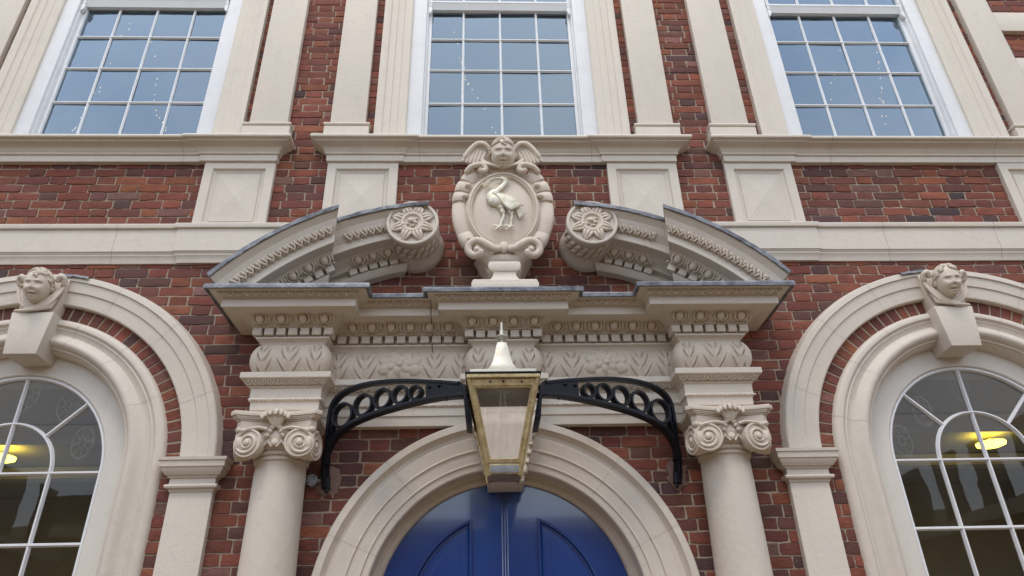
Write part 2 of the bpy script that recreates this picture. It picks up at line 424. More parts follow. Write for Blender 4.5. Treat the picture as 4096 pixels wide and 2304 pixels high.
# bricks, Flemish bond
PAL = [((.235, .080, .056), 36), ((.275, .092, .060), 24), ((.20, .074, .057), 26), ((.155, .070, .060), 14), ((.32, .112, .062), 6), ((.115, .066, .062), 4), ((.25, .125, .100), 6), ((.075, .056, .057), 1.5)]
PW = [w for _, w in PAL]
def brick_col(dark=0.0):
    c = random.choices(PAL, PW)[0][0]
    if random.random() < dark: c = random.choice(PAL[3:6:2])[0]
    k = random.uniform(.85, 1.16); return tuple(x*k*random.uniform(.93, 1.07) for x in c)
def brick_geo(x0, x1, z0, z1):
    nx = 5 if x1-x0 > .15 else 4; V = []; y = random.uniform(-.004, .0035); tl = random.uniform(-.003, .003)
    for j in range(3):
        for i in range(nx):
            u, w = i/(nx-1), j/2; e = (i in (0, nx-1)) or (j in (0, 2))
            jx = random.uniform(-.003, .003); jz = random.uniform(-.0028, .0028)
            cor = .002 if (i in (0, nx-1)) and (j in (0, 2)) else 0
            V.append((x0+(x1-x0)*u+jx+cor*(1 if u < .5 else -1), y+(.0035 if e else random.uniform(-.0035, .001))+tl*(w-.5), z0+(z1-z0)*w+jz+cor*(.6 if w < .5 else -.6)))
    F = [(j*nx+i, j*nx+i+1, (j+1)*nx+i+1, (j+1)*nx+i) for j in range(2) for i in range(nx-1)]
    ring = list(range(nx))+[2*nx-1, 3*nx-1]+list(range(3*nx-2, 2*nx-1, -1))+[nx]
    k = len(V); V += [(V[i][0], .02, V[i][2]) for i in ring]; m = len(ring)
    F += [(ring[i], ring[(i+1) % m], k+(i+1) % m, k+i) for i in range(m)]
    return V, F
CP = .0737; bricks = []
k = 0; z = .613-CP*31
while z < ZT-.02:
    z0, z1 = z+.0048, z+CP-.0048
    t0, t1 = trims(z0+.004), trims(z1-.004); tm = trims((z0+z1)/2)
    blk = []
    # a brick may run under the trim: only block what is covered at every height of the course
    f0, f1, fm = free(t0), free(t1), free(tm)
    both = [(a, c) for a, c in f0]+[(a, c) for a, c in f1]+[(a, c) for a, c in fm]
    both.sort(); iv = []
    for a, c in both:
        if iv and a <= iv[-1][1]+.001: iv[-1][1] = max(iv[-1][1], c)
        else: iv.append([a, c])
    ph = (k % 2)*.182+random.uniform(-.02, .02)
    for a, c in iv:
        if c-a < .15:
            bricks.append((a, c, z0, z1)); continue
        x = math.floor((a-ph)/.364)*.364+ph; parts = []
        while x < c:
            ls = random.uniform(.226, .242); parts += [(x, x+ls), (x+ls, x+.364)]; x += .364
        cut = [[max(p0, a), min(p1, c)] for p0, p1 in parts if p1 > a and p0 < c]
        if len(cut) > 1 and cut[0][1]-cut[0][0] < .05: cut[1][0] = cut[0][0]; cut.pop(0)
        if len(cut) > 1 and cut[-1][1]-cut[-1][0] < .05: cut[-2][1] = cut[-1][1]; cut.pop()
        for p0, p1 in cut: bricks.append((p0+.005, p1-.005, z0+random.uniform(-.0015, .0015), z1+random.uniform(-.0015, .0015)))
    z += CP; k += 1
def score(bk):
    x, z = (bk[0]+bk[1])/2, (bk[2]+bk[3])/2
    u, v = project(x, 0, z)
    if not (4 < u < 1020 and 4 < v < 572): return 0
    if abs(x) < 1.85 and 1.45 < z < 2.35: return 0
    if abs(abs(x)-1.345) < .2 and z < 1.6: return 0
    u0, v0 = project(bk[0], 0, bk[2]); u1, v1 = project(bk[1], 0, bk[3])
    return abs(u1-u0)*abs(v1-v0)
bricks.sort(key=score, reverse=True)
rest = MB()
for i, bk in enumerate(bricks):
    x, zz = (bk[0]+bk[1])/2, bk[2]
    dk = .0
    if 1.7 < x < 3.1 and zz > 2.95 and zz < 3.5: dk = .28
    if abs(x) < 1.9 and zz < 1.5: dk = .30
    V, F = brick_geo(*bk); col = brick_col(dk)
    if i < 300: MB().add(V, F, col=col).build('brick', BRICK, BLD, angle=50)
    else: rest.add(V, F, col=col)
tag(rest.build('brick_courses', BRICK, BLD, angle=50), kind='stuff')
# header bricks turned round the side arches
for c in AC:
    nv = 46
    for i in range(nv):
        t0 = PI*(i+.10)/nv; t1 = PI*(i+.90)/nv
        if abs((t0+t1)/2-PI/2) < .13: continue
        mid = (t0+t1)/2
        if (c < 0 and mid > 2.35) or (c > 0 and mid < .8): pass
        r0, r1 = 1.04, 1.185; V = []
        for (r, t) in ((r0, t0), (r0, t1), (r1, t1), (r1, t0)):
            for yy in (random.uniform(.001, .008), .03):
                V.append((c+r*math.cos(t)+random.uniform(-.003, .003), yy, ASP+r*.955*math.sin(t)+random.uniform(-.003, .003)))
        MB().add(V, [(0, 2, 4, 6), (0, 1, 3, 2), (2, 3, 5, 4), (4, 5, 7, 6), (6, 7, 1, 0)], col=brick_col()).build('arch_brick', BRICK, BLD, smooth=False)

# ---- stone trim of the building
def prof_box(d, z0, z1): return [(-.03, z0), (d, z0), (d, z1), (-.03, z1)]
SILL = [(-.03, 3.523), (.036, 3.523), (.040, 3.527), (.040, 3.580), (.052, 3.583), (.056, 3.592), (.052, 3.600), (.058, 3.606), (.066, 3.622), (.085, 3.640), (.112, 3.650), (.124, 3.656), (.126, 3.664), (.142, 3.667), (.152, 3.674), (.155, 3.686), (.148, 3.700), (.135, 3.705), (-.03, 3.722)]
for pth in ([(-5.2, 0), (-2.25, 0), (-2.25, -.012), (-1.745, -.012), (-1.745, .05)], [(-1.29, .05), (-1.29, -.012), (-.78, -.012), (-.78, 0), (.835, 0), (.835, -.012), (1.345, -.012), (1.345, .05)], [(1.80, .05), (1.80, -.012), (2.29, -.012), (2.29, 0), (5.2, 0)]):
    sweep_plan(MB(), pth, SILL).build('window_sill', STONE, BLD, angle=30)
STRING = [(-.03, 2.632), (.012, 2.634), (.016, 2.650), (.020, 2.672), (.030, 2.688), (.030, 2.700), (.036, 2.706), (.036, 2.712), (.044, 2.716), (.044, 2.898), (.060, 2.903), (.062, 2.908), (.062, 2.936), (.058, 2.942), (-.03, 2.952)]
for s in (-1, 1):
    pth = [(-5.2, 0), (-2.28, 0), (-2.28, -.012), (-1.2, -.012)] if s < 0 else [(1.2, -.012), (2.30, -.012), (2.30, 0), (5.2, 0)]
    sweep_plan(MB(), pth, STRING).build('string_course', STONE, BLD, angle=30)
# raised panels under the sills
for a, c in ((-2.247, -1.715), (-1.32, -.78), (.835, 1.382), (1.76, 2.292), (3.962, 4.51)):
    z0, z1 = 2.935, 3.530; mbp = MB(); rows = []
    for ins, yy in ((0, .03), (0, -.030), (.003, -.033), (.066, -.033), (.070, -.028), (.075, -.016), (.098, -.006), (.104, -.004), (.106, -.010)):
        rows.append([(a+ins, yy, z0+ins*.55), (c-ins, yy, z0+ins*.55), (c-ins, yy, z1-ins), (a+ins, yy, z1-ins)])
    mbp.grid(rows, close_v=True); kk = len(mbp.v)-4
    mbp.v.append(((a+c)/2, -.026, (z0+z1)/2-.02)); ap = len(mbp.v)-1
    mbp.f += [(kk+i, kk+(i+1) % 4, ap) for i in range(4)]
    mbp.build('wall_panel', STONE, BLD, angle=4)
# pilaster strips and plinths beside the sash windows
for a, c in ((-1.97, -1.672), (-1.338, -1.06), (1.122, 1.408), (1.722, 2.022), (4.236, 4.53), (-4.41, -4.11)):
    MB().box(a, c, -.05, .03, 3.70, ZT).build('pilaster', STONE, BLD, bevel=.004)
    sweep_plan(MB(), [(a-.015, .03), (a-.015, -.06), (c+.015, -.06), (c+.015, .03)], [(-.01, 3.69), (.020, 3.69), (.020, 3.845), (.012, 3.855), (.024, 3.862), (.028, 3.872), (.024, 3.883), (-.01, 3.892)]).build('plinth', STONE, BLD, angle=30)
# moulded surrounds of the sash windows
SURR = [(.775, .04), (.775, -.002), (.785, -.008), (.842, -.010), (.848, -.016), (.900, -.019), (.905, -.028), (.955, -.032), (.962, -.044), (.985, -.050), (1.003, -.052), (1.020, -.048), (1.020, .02)]
for c in WC:
    for s in (-1, 1):
        MB().grid([[(c+s*d, y, zz) for d, y in SURR] for zz in (3.690, ZT)]).build('window_surround', STONE, BLD, angle=25)
# quoins at the edge of the bay
for z0, z1 in ((5.02, 5.26), (4.44, 4.68), (5.60, 5.84)):
    MB().box(4.535, 5.2, -.045, .03, z0, z1).build('quoin', STONE, BLD, bevel=.006)

# ---- sash windows
def bar_h(mb, x0, x1, z, w=.011): mb.prism_y = None; return mb.add([(x0, .10, z-w), (x0, .082, z-.004), (x0, .082, z+.004), (x0, .10, z+w), (x1, .10, z-w), (x1, .082, z-.004), (x1, .082, z+.004), (x1, .10, z+w)], [(0, 1, 5, 4), (1, 2, 6, 5), (2, 3, 7, 6), (3, 0, 4, 7), (0, 3, 2, 1), (4, 5, 6, 7)])
def bar_v(mb, x, z0, z1, w=.011, y0=.0985, y1=.0838): return mb.add([(x-w, y0, z0), (x-.004, y1, z0), (x+.004, y1, z0), (x+w, y0, z0), (x-w, y0, z1), (x-.004, y1, z1), (x+.004, y1, z1), (x+w, y0, z1)], [(0, 1, 5, 4), (1, 2, 6, 5), (2, 3, 7, 6), (3, 0, 4, 7), (0, 3, 2, 1), (4, 5, 6, 7)])
WLAB = ('sash window in the bay over an arched window', 'sash window straight above the carved crest', 'sash window in the bay over an arched window')
WHITE_T = WHITE
for wi, c in enumerate(WC):
    win = MB().box(c-.778, c-.655, .018, .20, 3.70, ZT).box(c+.655, c+.778, .018, .20, 3.70, ZT).build('sash_window', WHITE, BLD, bevel=.003)
    # inner stop bead and lower sash
    for s in (-1, 1):
        MB().box(min(c+s*.655, c+s*.640), max(c+s*.655, c+s*.640), .045, .19, 3.70, ZT).build('stop_bead', WHITE, win, bevel=.002)
        MB().box(min(c+s*.640, c+s*.612), max(c+s*.640, c+s*.612), .078, .118, 3.74, 5.37).build('sash_stile', WHITE, win, bevel=.002)
        MB().box(min(c+s*.640, c+s*.612), max(c+s*.640, c+s*.612), .030, .072, 5.36, ZT).build('sash_stile', WHITE, win, bevel=.002)
        MB().prism([(c+s*.640, 5.36), (c+s*.612, 5.36), (c+s*.609, 5.315), (c+s*.615, 5.30), (c+s*.622, 5.285), (c+s*.634, 5.275), (c+s*.640, 5.29)], .032, .070).build('sash_horn', WHITE, win, bevel=.003)
    MB().box(c-.612, c+.612, .078, .118, 3.74, 3.84).build('bottom_rail', WHITE, win, bevel=.003)
    MB().add([(x_, y_, z_) for x_ in (c-.640, c+.640) for y_, z_ in ((.074, 5.352), (.058, 5.350), (.032, 5.412), (.028, 5.414), (.028, 5.434), (.074, 5.436))], [(0, 1, 7, 6), (1, 2, 8, 7), (2, 3, 9, 8), (3, 4, 10, 9), (4, 5, 11, 10), (5, 0, 6, 11), (0, 5, 4, 3, 2, 1), (6, 7, 8, 9, 10, 11)]).build('meeting_rail', WHITE, win, angle=20)
    MB().box(c-.640, c+.640, .076, .120, 5.358, 5.40).build('lower_rail', WHITE, win, bevel=.003)
    zs = [3.84, 4.243, 4.625, 5.002, 5.358]; xs = [c-.612, c-.329, c, c+.329, c+.612]
    for zz in zs[1:4]: bar_h(MB(), c-.612, c+.612, zz).build('glazing_bar', WHITE, win, angle=25)
    for xx in xs[1:4]:
        bar_v(MB(), xx, 3.84, 5.36).build('glazing_bar', WHITE, win, angle=25)
        bar_v(MB(), xx, 5.43, ZT, y0=.055, y1=.036).build('glazing_bar', WHITE, win, angle=25)
    bar_h(MB(), c-.612, c+.612, 5.80).build('glazing_bar', WHITE, win)
    for i in range(4):
        for j in range(4):
            tx, tz = random.uniform(-.0022, .0022), random.uniform(-.0022, .0022)
            MB().add([(xs[i], .101-tx-tz, zs[j]), (xs[i+1], .101+tx-tz, zs[j]), (xs[i+1], .101+tx+tz, zs[j+1]), (xs[i], .101-tx+tz, zs[j+1])], [(0, 1, 2, 3)]).build('pane', GLASS_UP, win, smooth=False, recalc=False)
        for za, zb in ((5.43, 5.80), (5.80, 6.3)):
            MB().add([(xs[i], .056, za), (xs[i+1], .056, za), (xs[i+1], .056, zb), (xs[i], .056, zb)], [(0, 1, 2, 3)]).build('pane', GLASS_UP, win, smooth=False, recalc=False)
    tag(win, 'white painted '+WLAB[wi])

# ---- arched windows
HOOD = [(1.405, .02), (1.400, -.006), (1.385, -.055), (1.378, -.062), (1.340, -.066), (1.334, -.054), (1.262, -.050), (1.256, -.040), (1.168, -.036), (1.160, -.030), (1.158, .02)]
SUR2 = [(1.066, .02), (1.060, -.010), (1.048, -.026), (1.026, -.034), (1.004, -.032), (.996, -.020), (.984, -.014), (.974, -.018), (.965, -.010), (.930, -.004), (.905, -.018), (.882, -.036), (.862, -.042), (.842, -.036), (.828, -.018), (.822, .002), (.808, .004), (.804, .024), (.796, .028), (.790, .045), (.786, .050), (.782, .125)]
def kk(r): return 1.0-.048*max(0, min(1, (r-.78)/.27))
def wave(mb, cx): return mb
for wi, c in enumerate(AC):
    hb = sweep_arch(MB(), c, ASP, [(r, y, .955) for r, y in HOOD], 72, leg=1.22).build('arch_hood', STONE, BLD, angle=25)
    sweep_arch(MB(), c, ASP, [(r, y, kk(r)) for r, y in SUR2], 72, leg=-1.0).build('arch_surround', STONE, BLD, angle=40)
    win = sweep_arch(MB(), c, ASP, [(.80, .105), (.648, .100), (.640, .108), (.640, .125)], 64, leg=-1.0).build('arched_window', CREAM, BLD, angle=25)
    tag(win, 'cream framed round arched window with fanlight bars')
    sweep_arch(MB(), c, ASP, [(.640, .118), (.634, .112), (.622, .112), (.616, .122), (.616, .15)], 64, leg=-1.0).build('sash_frame', WHITE, win, angle=25)
    BW = .0125
    def strip(p0, p1, name='glazing_bar', dy=0):
        p0, p1 = Vector((p0[0], 0, p0[1])), Vector((p1[0], 0, p1[1])); d = (p1-p0).normalized(); q = Vector((-d.z, 0, d.x)); m_ = MB(); V = []
        for p in (p0, p1):
            for w, y in ((-BW, .140), (-.005, .116), (.005, .116), (BW, .140)): V.append(p+q*w+Vector((0, y+dy, 0)))
        m_.add(V, [(0, 1, 5, 4), (1, 2, 6, 5), (2, 3, 7, 6), (3, 0, 4, 7), (0, 3, 2, 1), (4, 5, 6, 7)]).build(name, WHITE, win, angle=25)
    for zz in (1.200, .772, .344): strip((c-.62, zz), (c+.62, zz))
    for dx in (-.316, 0, .316): strip((c+dx, -.2), (c+dx, 1.20 if dx else 1.82), dy=.0017)
    for sg in (-1, 1): strip((c+sg*.316*math.cos(.80), ASP+.316*math.sin(.80)), (c+sg*.625*math.cos(.80), ASP+.625*math.sin(.80)), dy=.0009)
    sweep_arch(MB(), c, ASP, [(.316-BW, .139), (.311, .1152), (.321, .1152), (.316+BW, .139)], 40, closed=True).build('glazing_bar', WHITE, win, angle=25)
    # panes: fan above, squares below
    def sector(r0, r1, a0, a1):
        nn = 10; t = [a0+(a1-a0)*i/nn for i in range(nn+1)]
        P = [(c+r1*math.cos(a), ASP+r1*math.sin(a)) for a in t]
        P += [(c+r0*math.cos(a), ASP+r0*math.sin(a)) for a in reversed(t)] if r0 > 0 else [(c, ASP)]
        MB().add([(x, .138, zz) for x, zz in P], [tuple(range(len(P)))]).build('pane', GLASS_LOW, win, smooth=False, recalc=False)
    for a0, a1 in ((0, .80), (.80, PI/2), (PI/2, PI-.80), (PI-.80, PI)): sector(.316, .625, a0, a1)
    for a0, a1 in ((0, PI/2), (PI/2, PI)): sector(0, .316, a0, a1)
    xs = [c-.62, c-.316, c, c+.316, c+.62]; zs = [-.2, .344, .772, 1.20]
    for i in range(4):
        for j in range(3):
            MB().add([(xs[i], .138, zs[j]), (xs[i+1], .138, zs[j]), (xs[i+1], .138, zs[j+1]), (xs[i], .138, zs[j+1])], [(0, 1, 2, 3)]).build('pane', GLASS_LOW, win, smooth=False, recalc=False)
    # round spoked transfers stuck on the glass
    spots = ((.30, .44, .0), (.46, .19, .0), (.03, .52, 0)) if wi == 0 else ((-.53, .13, 0), (-.33, .33, 0), (-.02, .52, 0))
    for dx, dz, _ in spots:
        d = MB(); R0 = .088; cx, cz = c+dx, ASP+dz
        ring = lambda r0, r1: d.grid([[(cx+r*.8*math.cos(a), .1365, cz+r*1.25*math.sin(a)) for a in [2*PI*q/28 for q in range(28)]] for r in (r0, r1)], close_v=True)
        ring(R0*.86, R0); ring(R0*.24, R0*.34)
        for q in range(8):
            a = 2*PI*q/8+.2; ux, uz = math.cos(a), math.sin(a); px, pz = -uz*.0035, ux*.0035
            d.add([(cx+.8*(ux*R0*.34+px), .1365, cz+1.25*(uz*R0*.34+pz)), (cx+.8*(ux*R0*.86+px), .1365, cz+1.25*(uz*R0*.86+pz)), (cx+.8*(ux*R0*.86-px), .1365, cz+1.25*(uz*R0*.86-pz)), (cx+.8*(ux*R0*.34-px), .1365, cz+1.25*(uz*R0*.34-pz))], [(0, 1, 2, 3)])
        d.build('spoked_decal', DECAL, win, smooth=False)
# imposts and their shafts
for a, c in ((-2.0, -1.747), (1.745, 1.992), (AC[0]-1.40, AC[0]-1.15), (AC[1]+1.17, AC[1]+1.42)):
    MB().box(a, c, -.045, .03, -1.6, 1.05).build('impost_shaft', STONE, BLD, bevel=.005)
    CAP = [(-.01, 1.030), (.004, 1.030), (.008, 1.045), (.026, 1.050), (.030, 1.060), (.026, 1.070), (.010, 1.074), (.008, 1.108), (.020, 1.112), (.020, 1.120), (.034, 1.124), (.042, 1.134), (.054, 1.150), (.058, 1.164), (.066, 1.167), (.068, 1.200), (.076, 1.204), (.078, 1.222), (-.01, 1.228)]
    sweep_plan(MB(), [(a, .03), (a, -.047), (c, -.047), (c, .03)], CAP).build('impost_cap', STONE, BLD, angle=25)

# ---- a child's head in stone
def head_mesh(W=.105, H=.128, curls=True, seed=1, mouth_open=.5):
    rnd = random.Random(seed); mbh = MB(); nu, nv = 64, 52; rows = []
    def gs(u, v, a, b, su, sv): return math.exp(-((u-a)/su)**2-((v-b)/sv)**2)
    for i in range(nv+1):
        t = PI*i/nv; row = []
        for j in range(nu):
            ph = 2*PI*j/nu; nx, ny, nzv = math.sin(t)*math.sin(ph), -math.sin(t)*math.cos(ph), math.cos(t)
            front = max(0, -ny)
            x, y, zc = W*nx, W*1.05*ny, H*nzv
            # jaw narrows, cheeks stay full
            if nzv < 0: k_ = 1-.20*(-nzv)**1.6; x *= k_; y *= (1-.06*(-nzv))
            u, v = x/W, zc/H; d = 0
            d += .017*gs(u, v, 0, -.05, .10, .18)+.022*gs(u, v, 0, -.18, .15, .075)          # nose
            d -= .034*(gs(u, v, -.37, .08, .20, .11)+gs(u, v, .37, .08, .20, .11))           # sockets
            d += .024*(gs(u, v, -.36, .06, .12, .065)+gs(u, v, .36, .06, .12, .065))           # eyeballs
            d += .014*(gs(u, v, -.36, .22, .22, .06)+gs(u, v, .36, .22, .22, .06))           # brows
            d += .020*(gs(u, v, -.48, -.26, .24, .20)+gs(u, v, .48, -.26, .24, .20))         # cheeks
            d += .022*gs(u, v, 0, -.44, .22, .055)+.022*gs(u, v, 0, -.60, .18, .055)           # lips
            d -= (.016+.030*mouth_open)*gs(u, v, 0, -.52, .20, .035)
            d += .022*gs(u, v, 0, -.80, .20, .13)                                            # chin
            y -= d*front**.5*(W/.105)
            row.append((x, y, zc))
        rows.append(row)
    mbh.grid(rows, close_v=True)
    for s in (-1, 1): mbh.ball((s*W*1.0, W*.08, -H*.05), W*.14, W*.22, H*.24, 8, 6)
    hair = MB()
    if curls:
        for q in range(110):
            az = rnd.uniform(-2.4, 2.4); el = rnd.uniform(-.15, 1.45)
            if abs(az) < 1.05: el = rnd.uniform(.66+.10*math.cos(az*5+seed), 1.45)
            R_ = 1.03; base = Vector((W*R_*math.cos(el)*math.sin(az), -W*1.06*R_*math.cos(el)*math.cos(az), H*R_*math.sin(el)))
            sd_ = 1 if az > -.25 else -1
            tdir = Vector((math.cos(az)*sd_, math.sin(az)*sd_, -.8*math.cos(el))).normalized()*W*rnd.uniform(.26, .46)
            nrm = base.normalized()*W*.07
            pts = [base, base+tdir*.45+nrm, base+tdir*.9+nrm*.3, base+tdir*1.05-nrm*.6]
            hair.tube(cat(pts, 3), [W*.05]+[W*.095]*7+[W*.07, W*.03], 5)
        hair.ball((0, W*.20, H*.32), W*1.04, W*.98, H*.80, 18, 12)
    return mbh, hair
def feather(mb, p0, p1, w, th, M=None, bend=0.0):
    p0, p1 = Vector(p0), Vector(p1); d = p1-p0; L = d.length; d.normalize(); q = Vector((d.z, 0, -d.x)); rows = []
    for i in range(7):
        t = i/6; ww = w*(.55+.45*math.sin(PI*min(1, t*.62+.2)))*(1 if t < .82 else (.92 if t < .95 else .45))
        c_ = p0+d*L*t+q*bend*math.sin(PI*t)*L
        rows.append([c_-q*ww, c_-q*ww*.5+Vector((0, -th*.8, 0)), c_+Vector((0, -th, 0)), c_+q*ww*.5+Vector((0, -th*.8, 0)), c_+q*ww, c_+Vector((0, th*.6, 0))])
    mb.grid(rows, close_v=True, M=M); return mb

# ---- keystones with a cherub's head over each arched window
for wi, c in enumerate(AC):
    s = 1 if c < 0 else -1; k0 = c+(.05 if c < 0 else -.045); fy = -.115
    key = MB().hexa([(k0-.104, fy, 1.905), (k0+.104, fy, 1.905), (k0+.10, .10, 1.905), (k0-.10, .10, 1.905)], [(k0-.136, fy, 2.205), (k0+.136, fy, 2.205), (k0+.136, .10, 2.205), (k0-.136, .10, 2.205)])
    kobj = key.build('keystone', STONE, BLD, bevel=.006)
    tag(kobj, 'tapered keystone carved with a winged cherub head')
    ks = MB().hexa([(k0-.118, -.085, 2.200), (k0+.118, -.085, 2.200), (k0+.118, .02, 2.200), (k0-.118, .02, 2.200)], [(k0-.148, -.075, 2.475), (k0+.148, -.075, 2.475), (k0+.148, .02, 2.475), (k0-.148, .02, 2.475)])
    ks.build('head_block', STONE2, kobj, bevel=.008)
    hm, hr = head_mesh(.082, .118, True, 11+wi, .9)
    M = Matrix.Translation((k0, -.150, 2.378)) @ Matrix.Rotation(s*.16, 4, 'Z') @ Matrix.Rotation(.30, 4, 'X')
    o = hm.build('cherub_head', STONE2, kobj, angle=70); o.matrix_basis = M
    o = hr.build('hair', STONE2, kobj, angle=80); o.matrix_basis = M
    wing = MB()
    for sg in (-1, 1):
        for q in range(5):
            pts = [(k0+sg*(.140-.006*q), -.095, 2.455-.03*q), (k0+sg*(.140-.020*q), -.115+.004*q, 2.365-.010*q), (k0+sg*(.095-.022*q), -.122+.003*q, 2.268+.006*q), (k0+sg*(.010-.018*q), -.112, 2.218+.016*q)]
            wing.tube(cat(pts, 5), [.007]+[.011]*14+[.005], 6, flat=.9)
        wing.tube(cat([(k0+sg*.105, -.13, 2.42), (k0+sg*.125, -.15, 2.455), (k0+sg*.148, -.13, 2.44), (k0+sg*.138, -.11, 2.40)], 5), [.012]+[.019]*14+[.012], 7)
    for q in range(5):
        wing.tube(cat([(k0+s*(.125-.004*q), -.105, 2.300-.014*q), (k0+s*(.06-.004*q), -.128, 2.242-.006*q), (k0-s*(.03+.004*q), -.130, 2.222-.003*q), (k0-s*(.125+.002*q), -.105, 2.214+.001*q)], 5), [.006]+[.0095]*14+[.004], 6)
    wing.build('wings', STONE2, kobj, angle=60)
    fl = MB(); rows = []
    for q in range(9):
        x = k0+s*(.06+.026*q); zt_ = ASP+1.34*math.sqrt(1-((x-c)/1.402)**2)
        rows.append([(x, -.082+random.uniform(-.005, .005), zt_-.036+random.uniform(-.006, .004)), (x, -.074, zt_-.018+random.uniform(-.003, .004)), (x, -.03, zt_-.004), (x, .006, zt_+.006)])
    fl.grid(rows)
    fl.build('lead_flashing', LEAD, kobj)

# ---- blue door in its arch
DOOR = sweep_arch(MB(), DCX, DCZ, [(0.0, .14), (.78, .14)], 64, leg=-1.6).build('door', BLUE, BLD, smooth=False)
tag(DOOR, 'glossy blue double door with arched fan panels')
MB().box(DCX-.0035, DCX+.0035, .131, .139, -1.6, 1.10).build('meeting_bead', BLUE, DOOR, bevel=.001)
for s in (-1, 1): MB().box(min(DCX+s*.012, DCX+s*.02), max(DCX+s*.012, DCX+s*.02), .135, .139, -1.6, 1.085).build('astragal', BLUE, DOOR, bevel=.0015)
def fan_path(s, x0, z0, R):
    a0 = math.asin((z0-DCZ)/R); a1 = math.acos(x0/R); P = [(x0, z0)]
    P += [(R*math.cos(a0+(a1-a0)*i/16), DCZ+R*math.sin(a0+(a1-a0)*i/16)) for i in range(17)]
    return [(DCX+s*x, zz) for x, zz in P]
for s in (-1, 1):
    def nest(levels): return [[(x, y, zz) for x, zz in fan_path(s, .198+i_, .455+i_, .585-i_)] for i_, y in levels]
    mo = MB(); mo.grid(nest([(0, .142), (.002, .122), (.010, .116), (.017, .120), (.019, .134), (.027, .127), (.035, .134), (.038, .158), (.044, .158), (.046, .150), (.052, .150), (.056, .162)]), close_v=True)
    mo.build('panel_moulding', BLUE, DOOR, angle=25)
    pan = MB(); P = nest([(.05, .161), (.074, .156), (.079, .138), (.082, .136)]); pan.grid(P, close_v=True)
    kq = len(pan.v)-18; pan.f.append(tuple(kq+i for i in range(18))); pan.build('door_panel', BLUE, DOOR, angle=25)
DARCH = [(1.126, .02), (1.124, -.058), (1.118, -.066), (1.078, -.070), (1.073, -.062), (1.066, -.050), (1.050, -.036), (1.030, -.034), (1.022, -.040), (1.018, -.048), (.950, -.044), (.946, -.049), (.938, -.050), (.932, -.040), (.872, -.036), (.868, -.041), (.860, -.041), (.856, -.032), (.820, -.030), (.813, -.024), (.811, .095), (.803, .098), (.790, .094), (.775, .096), (.766, .105), (.762, .112), (.760, .142)]
# repairs in cement where the lamp brackets enter the wall
CEM = plain('cement_repair', (.21, .135, .11), .95, 40, .35)
for sx_, zz_ in ((-1.085, 1.09), (1.085, 1.10)):
    P_ = []
    for q in range(26):
        a_ = 2*PI*q/26; P_.append((sx_*.985+.066*math.cos(a_)*random.uniform(.72, 1.25), zz_+.100*math.sin(a_)*random.uniform(.75, 1.2)))
    MB().prism(P_, -.0065, .02).build('cement_patch', CEM, BLD, bevel=.002)
sweep_arch(MB(), DCX, DCZ, DARCH, 80, leg=-1.6).build('door_surround', STONE, BLD, angle=25)
# fine open joints between the stones
JOINT = plain('joint_mortar', (.40, .35, .28), .95, 12, .35)
for a_ in (.42, .88, 2.27, 2.74): sweep_arch(MB(), DCX, DCZ, [(r+.0012*(1 if r > 1 else -1)*0, y-.0012) for r, y in DARCH[:20]], 2, a0=a_-.0010, a1=a_+.0010).build('joint', JOINT, BLD, smooth=False)
for c in AC:
    for a_ in (.35, .78, 1.15, 2.0, 2.36, 2.79):
        sweep_arch(MB(), c, ASP, [(r, y-.0012, .955) for r, y in HOOD], 2, a0=a_-.0008, a1=a_+.0008).build('joint', JOINT, BLD, smooth=False)
        sweep_arch(MB(), c, ASP, [(r, y-.0012, kk(r)) for r, y in SUR2], 2, a0=a_+.10-.0010, a1=a_+.10+.0010).build('joint', JOINT, BLD, smooth=False)
for x_ in (-3.9, -2.42, -.62, .72, 2.62, 3.95): sweep_plan(MB(), [(x_-.0018, -.001), (x_+.0018, -.001)], SILL).build('joint', JOINT, BLD, smooth=False)
for x_ in (-3.6, -2.75, 2.85, 3.7): sweep_plan(MB(), [(x_-.0018, -.001), (x_+.0018, -.001)], STRING).build('joint', JOINT, BLD, smooth=False)
# scrolled keystone over the door, half hidden by the lantern
dk = MB(); sec = [(-.045, 1.45), (-.16, 1.44), (-.175, 1.40), (-.165, 1.33), (-.145, 1.25), (-.140, 1.18), (-.150, 1.12), (-.165, 1.098), (-.160, 1.084), (-.13, 1.080), (-.045, 1.08)]
rows = []
for s_, wtop in ((-1, 0), (1, 0)):
    rows.append([(s_*(.105+.092*(zz-1.03)/.42), y, zz) for y, zz in sec])
dk.grid(rows, close_v=True); dk.f += [tuple(range(len(sec))), tuple(range(2*len(sec)-1, len(sec)-1, -1))]
dko = dk.build('scrolled_keystone', STONE, BLD, bevel=.006)
MB().hexa([(-.108, -.15, 1.036), (.108, -.15, 1.036), (.108, .125, 1.036), (-.108, .125, 1.036)], [(-.112, -.15, 1.085), (.112, -.15, 1.085), (.112, .125, 1.085), (-.112, .125, 1.085)]).build('keystone_foot', STONE, dko, bevel=.004)
lf = MB()
for q in range(5): lf.ball((-.084+.042*q, -.155, 1.082), .024, .028, .024, 10, 6)
for q in range(6):
    for s_ in (-1, 1): lf.tube(cat([(s_*(.112+.0135*q), -.15, 1.09+.055*q), (s_*(.124+.0135*q), -.13, 1.12+.055*q), (s_*(.122+.0135*q), -.09, 1.10+.055*q)], 3), .012, 6)
lf.build('carved_leaf', STONE2, dko, angle=60)

